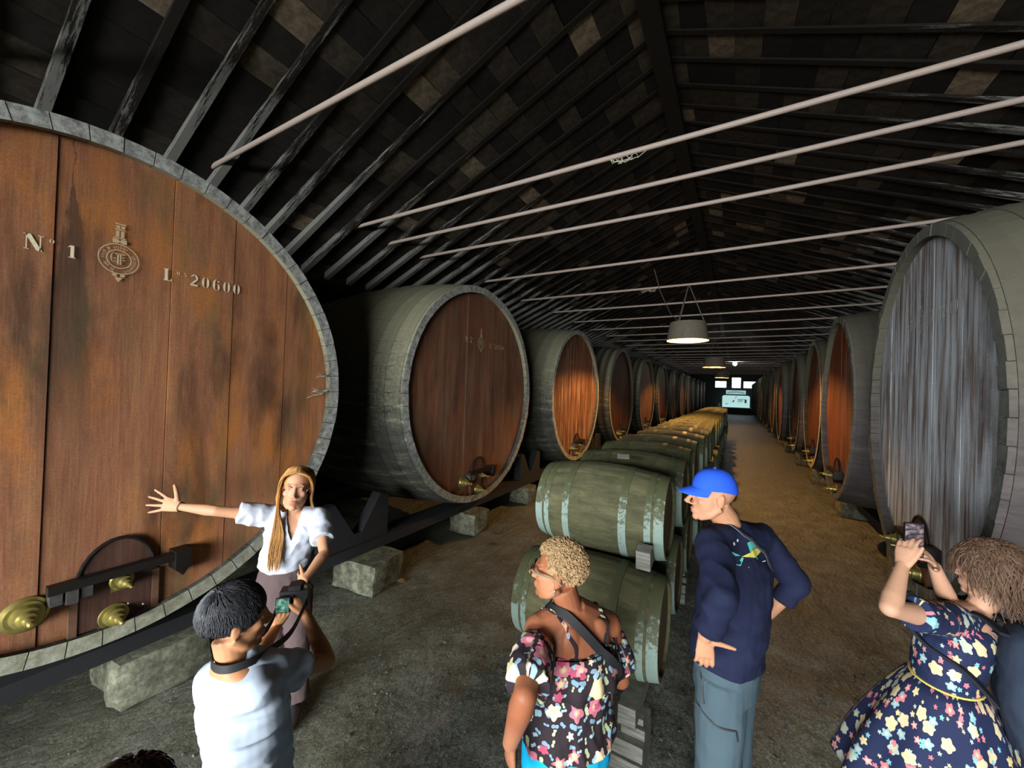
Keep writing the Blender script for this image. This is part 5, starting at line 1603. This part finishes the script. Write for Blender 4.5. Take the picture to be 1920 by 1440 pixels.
sh = link('shirt', me, M['navy'], root); bv = bvh_of(me, O)
# fish printed on the back of the shirt
Bk = -Fm; OX = -Rm * -1.0
ux = Rm; base = at(1402, 1036, d - .1)
def pr_poly(name, polys, col):
    b = MB()
    for pl in polys:
        pts = [base + ux * (a + 6) * .0019 + UP * c * .0013 for a, c in pl]
        pts = drape(pts, bv, Bk, .003); b.add(pts, [tuple(range(len(pts)))])
    return link(name, b.mesh(name, 180, O), col, sh)
teal = plain('teal_print', '#4fb3a6', .8); yel = plain('yellow_print', '#cfc85a', .8); lil = plain('pale_print', '#c9d0d6', .8)
pr_poly('fish_print', [[(-40,-4),(-20,4),(-20,-8)], [(-20,4),(0,10),(0,-14),(-20,-8)], [(0,10),(22,9),(22,-14),(0,-14)], [(22,9),(44,0),(44,-10),(22,-14)]], yel)
pr_poly('fish_print', [[(-14,8),(-6,34),(4,38),(4,12)], [(4,12),(4,38),(20,30),(22,11)], [(22,11),(20,30),(34,14),(36,6)], [(44,-1),(66,-10),(44,-8)], [(-40,-1),(-62,16),(-66,14),(-48,-4)], [(-40,-6),(-56,-30),(-50,-32),(-36,-8)], [(2,-14),(10,-26),(14,-14)]], teal)
pr_poly('print_marks', [[(-52,34),(-44,34),(-44,44),(-52,44)], [(-32,40),(-25,42),(-25,50),(-32,48)], [(-34,-40),(46,-40),(46,-37),(-34,-37)]], lil)
mb = MB(); torso_loft(mb, [(PE - UP*.12, .180, .142, Fm), (PE, .182, .145, Fm), (WA - UP*.10, .176, .148, Fm)])
for Hp, K, A in km: mb.tube([Hp + UP*.03, lerp(Hp, K, .5), K, A + UP*.01], [.112, .108, .098, .092], 18)
me = solid(mb, .008, 3, O, wrinkle(.005, (10, 10, 7), 8)); tr = link('trousers', me, M['slate'], root); bv = bvh_of(me, O)
Nl = (-Rm*.8 - Fm*.45).normalized(); sx = Nl.cross(UP) * -1
def zip_(pts):
    Z0 = PE - Rm*.15
    P = drape(catmull([Z0 + sx*a + UP*c for a, c in pts], 4), bv, Nl, .003)
    b = MB(); b.tube(P, .004, 6); link('zipper', b.mesh('zipper', 60, O), M['strap'], tr)
zip_([(-.07, .0), (-.065, -.06), (-.06, -.13)]); zip_([(-.10, -.15), (-.02, -.19), (.07, -.20)]); zip_([(.07, -.20), (.075, -.22), (.08, -.25)])
for (Hp, K, A), q in zip(km, (-1, 1)):
    b = MB(); add_foot(b, A, (Fm + Rm*q*.2), 1.12); child('shoe', b, M['shoe'], root)
# cap
mb = MB(); vs = []; fs = []; n = 40; m = 10
for j in range(m + 1):
    ph_ = PI / 2 * j / m
    for k in range(n):
        th = 2*PI*k/n
        r_ = math.cos(ph_) ** .75
        vs.append(hd.p(.085 * r_ * math.cos(th), -.014 + .107 * r_ * math.sin(th), .040 + .098 * math.sin(ph_) + (-.022 * (1 - math.sin(ph_)) * (1 if math.sin(th) < 0 else 0) * -math.sin(th))))
for j in range(m):
    for k in range(n): fs.append((j*n+k, j*n+(k+1) % n, (j+1)*n+(k+1) % n, (j+1)*n+k))
mb.add(vs, fs); cp = child('cap', mb, M['cap'], root, 180)
mb = MB(); vs = []; fs = []
A_ = np.linspace(-1.15, 1.15, 17)
for top in (0, 1):
    for a in A_:
        for t in (0, 1, 2):
            rr_ = .080 + t * .040 * math.cos(a * .95)
            f_ = -.014 + .106*math.cos(a) + t * .037 * max(0, math.cos(a * 1.25)) ** .7; r0_ = .084*math.sin(a) * (1 - .03*t)
            vs.append(hd.p(r0_, f_, .044 - t*.009 - .010 * abs(math.sin(a)) * t + top * .004))
k_ = len(A_) * 3
for i in range(len(A_) - 1):
    for t in (0, 1):
        a, b_, c, e = i*3+t, i*3+t+1, (i+1)*3+t+1, (i+1)*3+t
        fs.append((a, b_, c, e)); fs.append((k_+e, k_+c, k_+b_, k_+a))
    fs.append((i*3+2, k_+i*3+2, k_+(i+1)*3+2, (i+1)*3+2)); fs.append((k_+i*3, i*3, (i+1)*3, k_+(i+1)*3))
mb.add(vs, fs); link('cap_brim', mb.mesh('cap_brim', 50, O), M['cap'], cp)
b = MB(); hd.e(b, 0, -.014, .140, (.008, .008, .005)); link('cap_button', b.mesh('cap_button', 180, O), M['cap'], cp)
b = MB(); P = [NB - Rm*.085 + Fm*.05 + UP*.01, NB - Rm*.08 - Fm*.06 + UP*.0, lerp(NB, CHm, .4) + Rm*.03 - Fm*.13, CHm + Rm*.12 - Fm*.16]
bv2 = bvh_of(sh.data, O)
P = [q for q in drape(catmull(P, 5), bv2, (Bk*.8 + UP*.6).normalized(), .006)]
st = thing('sling_strap', 'thin dark sling strap over the shoulder of the man in the blue cap', 'strap', P[0]); child('strap', ribbon(P, Rm, .010, .002), plain('grey_strap', '#4a4d55', .7), st)

# ---- woman with a phone and a backpack
d = 1.80
Fq = (-RGT * .66 + FWD * .75).normalized(); Rq = Fq.cross(UP).normalized()
Fh = (-RGT * .62 + FWD * .80 - UP * .05).normalized()
hd = HeadF(at(1856, 1072, d), Fh, (UP + RGT*.1).normalized(), 1.0)
NB = at(1822, 1146, d); CHq = at(1790, 1192, d - .02); WA = at(1772, 1262, d - .02); PE = at(1776, 1335, d)
root = thing('person', 'woman in navy floral dress with frizzy brown hair, photographing the oval cask', 'person', (PE.x, PE.y, 0)); O = root.location
SL_ = at(1742, 1156, d - .10); SR = at(1832, 1152, d + .14)
EL = joint(1668, 1140, SL_, .27, False); WL = joint(1692, 1062, EL, .22)
SRq = SR; WRq = at(1752, 1062, (CAM_INV @ WL).z * -1 + .10); ER = joint(1775, 1112, SR, .27); 
ER = WRq + (lerp(SR, WRq, .45) - UP*.16 - WRq).normalized() * .23
secs = [(PE - UP*.10, .165, .125, Fq), (PE, .165, .125, Fq), (WA, .125, .10, Fq), (CHq, .145, .11, Fq), (lerp(CHq, NB, .5), .145, .09, Fq), (lerp(CHq, NB, .85), .10, .07, Fq), (NB, .055, .055, Fq)]
mb = MB(); torso_loft(mb, secs); add_head(mb, hd, 1, .97); mb.tube([NB - UP*.03, hd.p(0, -.02, -.055)], .048, 16)
for S in (SR, SL_): mb.tube([lerp(CHq, NB, .8), S], [.065, .05], 14)
add_arm(mb, SL_, EL, WL, .95, .98); add_arm(mb, SR, ER, WRq, .95, .98)
PH = at(1713, 1012, (CAM_INV @ WL).z * -1 + .03)
add_hand(mb, WL, (PH - RGT*.03 - WL), (RGT*.75 + FWD*.3), (-FWD*.2 + RGT*.6 + UP*.2), .92, (.25, .4, .3), .12, (.9, .4, .1), .3)
add_hand(mb, WRq, (PH + RGT*.035 - UP*.01 - WRq), (-RGT*.8 + FWD*.2), (-FWD*.4 - RGT*.6 + UP*.2), .92, (.3, .45, .35), .2, (.8, .55, .1), .2)
kq = []
for q in (-1, 1):
    Hp = PE + Rq*q*.08 - UP*.06; K = Hp - UP*.36 + Rq*q*.01; A = Vector((K.x, K.y, .08)); kq.append((Hp, K, A)); add_leg(mb, Hp, K, A, .92); add_foot(mb, A, Fq, .95)
me = solid(mb, VOX, 3, O, soft=(hd.p(0, .05, -.02), .105, 5))
paintcol(me, '#b58b70', [(hd.p(0, .094, -.070), .022, '#a4574c', .8), (hd.p(-.05, .06, -.03), .05, '#d3a289', .5)], O)
link('body', me, M['skin'], root); eyes(root, hd)
mb = MB()
torso_loft(mb, [(WA - UP*.04, .142, .116, Fq), (WA, .140, .113, Fq), (lerp(WA, CHq, .5), .152, .124, Fq), (CHq, .160, .126, Fq), (lerp(CHq, NB, .45), .158, .106, Fq), (lerp(CHq, NB, .66), .13, .088, Fq)])
for S, E in ((SL_, EL), (SR, ER)):
    mb.tube([lerp(CHq, NB, .6), S], [.075, .066], 18); mb.ell(S, .066); mb.tube([S, lerp(S, E, .4)], [.067, .070], 18)
me = solid(mb, .006, 3, O, wrinkle(.004, (12, 12, 10), 1)); fcoords(me, O, (WA.x, WA.y, 0), Fq, .16, ((SL_, EL), (SR, ER)))
dr = link('dress_bodice', me, M['floral_dress'], root)
# skirt with folds down to the shins
mb = MB(); vs = []; fs = []; n = 120; HZ = .38
for j in range(15):
    t = j / 14; z = WA.z - .02 + (HZ - WA.z) * t
    for k in range(n):
        a = 2*PI*k/n; fo = (math.sin(a*9 + .6*math.sin(t*3)) * .022 + math.sin(a*5 + 2) * .015) * t
        w = .145 + .24 * t ** .8 + fo; dd = .118 + .24 * t ** .8 + fo
        c = lerp(Vector((WA.x, WA.y, 0)), Vector((PE.x, PE.y, 0)) - RGT*.06, min(1, t*1.6))
        vs.append(Vector((c.x, c.y, z)) + Rq*w*math.cos(a) + Fq*dd*math.sin(a))
for j in range(14):
    for k in range(n): fs.append((j*n+(k+1) % n, j*n+k, (j+1)*n+k, (j+1)*n+(k+1) % n))
mb.add(vs, fs); me = mb.mesh('skirt', 180, O); fcoords(me, O, (WA.x, WA.y, 0), Fq, .30)
sk_ = link('skirt', me, M['floral_dress'], root)
sd = sk_.modifiers.new('thickness', 'SOLIDIFY'); sd.thickness = .003
b = MB(); b.loft([(WA - UP*.035, .147, .121, Rq, Fq), (WA - UP*.015, .147, .121, Rq, Fq)], 40); child('waistband', b, plain('yellow_waistband', '#cbb45a', .8), root)
for Hp, K, A in kq:
    b = MB(); add_foot(b, A, Fq, 1.0); child('shoe', b, M['shoe'], root)
rr = random.Random(33); lines = []
for i in range(3200):
    th = rr.uniform(0, 2*PI); cz = rr.uniform(-.45, 1)
    st = Vector((math.sqrt(1-cz*cz)*math.cos(th)*.08, math.sqrt(1-cz*cz)*math.sin(th)*.1, cz*.09 + .038))
    if st.y > .03 and st.z < .075: continue
    if st.z < .03 and st.y > -.01: continue
    p = scalp(st, .002); c0 = Vector((0, -.018, .03)); pts = [p]; n0 = (p - c0).normalized(); ph_ = rr.uniform(0, 6); t0 = n0.orthogonal().normalized(); t1 = n0.cross(t0)
    L = rr.uniform(.7, 1.25)
    for j in range(1, 10):
        out_ = n0 * .0125 * j * L * (1 - .045 * j); dn = Vector((0, -.001*j, -.0016 * j * j * L))
        cur = (t0*math.cos(ph_ + j*1.1) + t1*math.sin(ph_ + j*1.1)) * .009
        pts.append(p + out_ + dn + cur)
    lines.append([hd.p(*q) for q in pts])
hb = strands(lines, .0031, .5)
cap_ = MB(); hd.e(cap_, 0, -.022, .042, (.082, .102, .094), 24, 16); hb.add(cap_.v, [f for f in cap_.f if keep_cap(f, cap_, hd, -.03)])
child('hair', hb, M['hair_brown'], root, 60)
# phone held up
ph = thing('phone', 'black phone with lit screen held up by the woman in the dress', 'phone', PH)
Yp = (PH - CAM_LOC); Yp.z = 0; Yp = (FWD*.75 + RGT*.2 ).normalized(); Xp = Yp.cross(UP).normalized()
Mx = Matrix((Xp, Yp, UP)).transposed().to_4x4(); Mx.translation = PH
b = MB(); b.box((-.036, -.004, -.076), (.036, .004, .076), Mx); child('phone_body', b, M['black'], ph)
def phone_screen():
    t = NT('phone_screen_picture'); x, y, z = t.sep(t.coords())
    c = t.ramp(t.noise(t.coords((1, 1, 2.2)), 26, 3, .6), [(.35, '#17141b'), (.5, '#6f5f6c'), (.6, '#b7a9ad'), (.72, '#fff4ea')])
    t.l(c, t.b.inputs['Emission Color']); t.b.inputs['Emission Strength'].default_value = .7
    return t.done('#0a0a0a', .25)
b = MB(); b.box((-.033, -.0048, -.071), (.033, -.004, .071), Mx); child('screen', b, phone_screen(), ph)
# backpack on her back
bp = thing('backpack', 'big dark slate backpack on the woman in the floral dress', 'backpack', lerp(CHq, WA, .62) - Fq*.225 + UP*.0); bo = bp.location
Bq = -Fq
mb = MB(); mb.loft([(bo - UP*.24 + Bq*.03, .10, .05, Rq, Fq), (bo - UP*.22 + Bq*.02, .15, .08, Rq, Fq), (bo - UP*.05, .165, .10, Rq, Fq), (bo + UP*.15, .155, .09, Rq, Fq), (bo + UP*.23, .12, .065, Rq, Fq), (bo + UP*.25, .06, .04, Rq, Fq)], 24)
link('pack_body', solid(mb, .008, 4, bo, wrinkle(.006, (9, 9, 9), 12)), M['pack'], bp)
mb = MB(); pc = bo + Bq*.105 - UP*.07
mb.loft([(pc - UP*.14, .07, .02, Rq, Fq), (pc - UP*.12, .12, .045, Rq, Fq), (pc + UP*.04, .125, .045, Rq, Fq), (pc + UP*.08, .08, .02, Rq, Fq)], 20)
link('front_pocket', solid(mb, .007, 3, bo, wrinkle(.003, (9, 9, 9), 13)), M['pack'], bp)
b = MB(); b.box((-.02, -.012, -.03), (.02, .012, .03), Matrix.Translation(pc + Bq*.05 + UP*.03) @ Matrix((Rq, Fq, UP)).transposed().to_4x4()); child('label_patch', b, plain('ochre_patch', '#9c8548', .8), bp)
for q in (-1, 1):
    P = catmull([bo + Rq*q*.09 + UP*.22 + Fq*.07, lerp(CHq, NB, .95) + Rq*q*.105 + UP*.035, (SL_ if q < 0 else SR) - Rq*q*.045 + Fq*.075 - UP*.0, CHq + Rq*q*.12 + Fq*.11 - UP*.01, CHq + Rq*q*.168 - UP*.06 - Fq*.02, bo + Rq*q*.13 - UP*.06 + Fq*.09], 6)
    child('shoulder_strap', ribbon(P, Rq, .022, .006), M['dark_cloth'], bp)
P = catmull([bo + Rq*.04 + UP*.25, bo + UP*.30, bo - Rq*.04 + UP*.25], 5); child('grab_handle', ribbon(P, Fq, .012, .003), M['dark_cloth'], bp)

# ---- only the hair of one more visitor shows, at the lower edge
d = .78
Fp = (FWD * .95 + RGT * .2).normalized(); Rp = Fp.cross(UP).normalized()
hd = HeadF(at(222, 1452, d) - UP * .128, (FWD*.9 - UP*.2).normalized(), (UP + FWD*.15).normalized(), 1.0)
NB = hd.c - UP*.17 - Fp*.03; CHp = NB - UP*.16; WA = NB - UP*.36; PE = NB - UP*.54
root = thing('person', 'visitor with dark hair at the lower edge, only the crown in view', 'person', (PE.x, PE.y, 0)); O = root.location
mb = MB(); torso_loft(mb, [(PE - UP*.1, .15, .11, Fp), (PE, .155, .115, Fp), (WA, .125, .095, Fp), (CHp, .145, .10, Fp), (lerp(CHp, NB, .55), .145, .085, Fp), (lerp(CHp, NB, .85), .10, .065, Fp), (NB, .055, .055, Fp)])
add_head(mb, hd); mb.tube([NB - UP*.03, hd.p(0, -.02, -.055)], .05, 16)
arms = []; kp = []
for q in (-1, 1):
    S = NB + Rp*q*.165 - UP*.055; E = S + Rp*q*.04 - UP*.27; W = E + Fp*.10 - UP*.20; arms.append((S, E)); mb.tube([lerp(CHp, NB, .8), S], [.06, .05], 14); add_arm(mb, S, E, W, .9)
    add_hand(mb, W, (W - E), -Rp*q, Fp, .92, (.25, .35, .3), .15)
    Hp = PE + Rp*q*.08 - UP*.06; K = Vector((Hp.x, Hp.y, .43)); A = Vector((K.x, K.y, .08)); kp.append((Hp, K, A)); add_leg(mb, Hp, K, A, .9); add_foot(mb, A, Fp, .95)
me = solid(mb, .006, 3, O); paintcol(me, '#b98a6c', [], O); link('body', me, M['skin'], root); eyes(root, hd)
mb = MB(); torso_loft(mb, [(WA - UP*.12, .165, .125, Fp), (WA, .15, .115, Fp), (CHp, .165, .118, Fp), (lerp(CHp, NB, .55), .16, .1, Fp), (lerp(CHp, NB, .82), .11, .076, Fp), (NB - UP*.02, .07, .066, Fp)])
for S, E in arms: mb.tube([lerp(CHp, NB, .75), S], [.075, .07], 16); mb.tube([S, lerp(S, E, .6)], [.07, .07], 16); mb.ell(S, .07)
link('shirt', solid(mb, .008, 3, O), M['dark_cloth'], root)
mb = MB(); torso_loft(mb, [(PE - UP*.1, .165, .125, Fp), (WA - UP*.05, .14, .105, Fp)])
for Hp, K, A in kp: mb.tube([Hp + UP*.03, K, A + UP*.02], [.095, .075, .07], 14)
link('trousers', solid(mb, .01, 3, O), M['brown_cloth'], root)
for Hp, K, A in kp:
    b = MB(); add_foot(b, A, Fp, 1.0); child('shoe', b, M['shoe'], root)
rr = random.Random(6); lines = []
for i in range(900):
    th = rr.uniform(0, 2*PI); cz = rr.uniform(-.3, 1)
    st = Vector((math.sqrt(1-cz*cz)*math.cos(th)*.08, math.sqrt(1-cz*cz)*math.sin(th)*.1, cz*.09 + .038))
    if st.y > .03 and st.z < .075: continue
    p = scalp(st, .003); pts = [p]
    for j in range(6):
        dr_ = Vector((p.x, p.y - .02, -.05 - .02*j)).normalized(); p = scalp(p + dr_ * .018, .006 + rr.uniform(0, .006)); pts.append(p)
    lines.append([hd.p(*q) for q in pts])
hb = strands(lines, .004, .4)
cap_ = MB(); hd.e(cap_, 0, -.022, .042, (.080, .100, .092), 24, 16); hb.add(cap_.v, [f for f in cap_.f if keep_cap(f, cap_, hd, -.03)])
child('hair', hb, plain('dark_brown_hair', '#3a2620', .5, 0, .3, 80), root, 60)
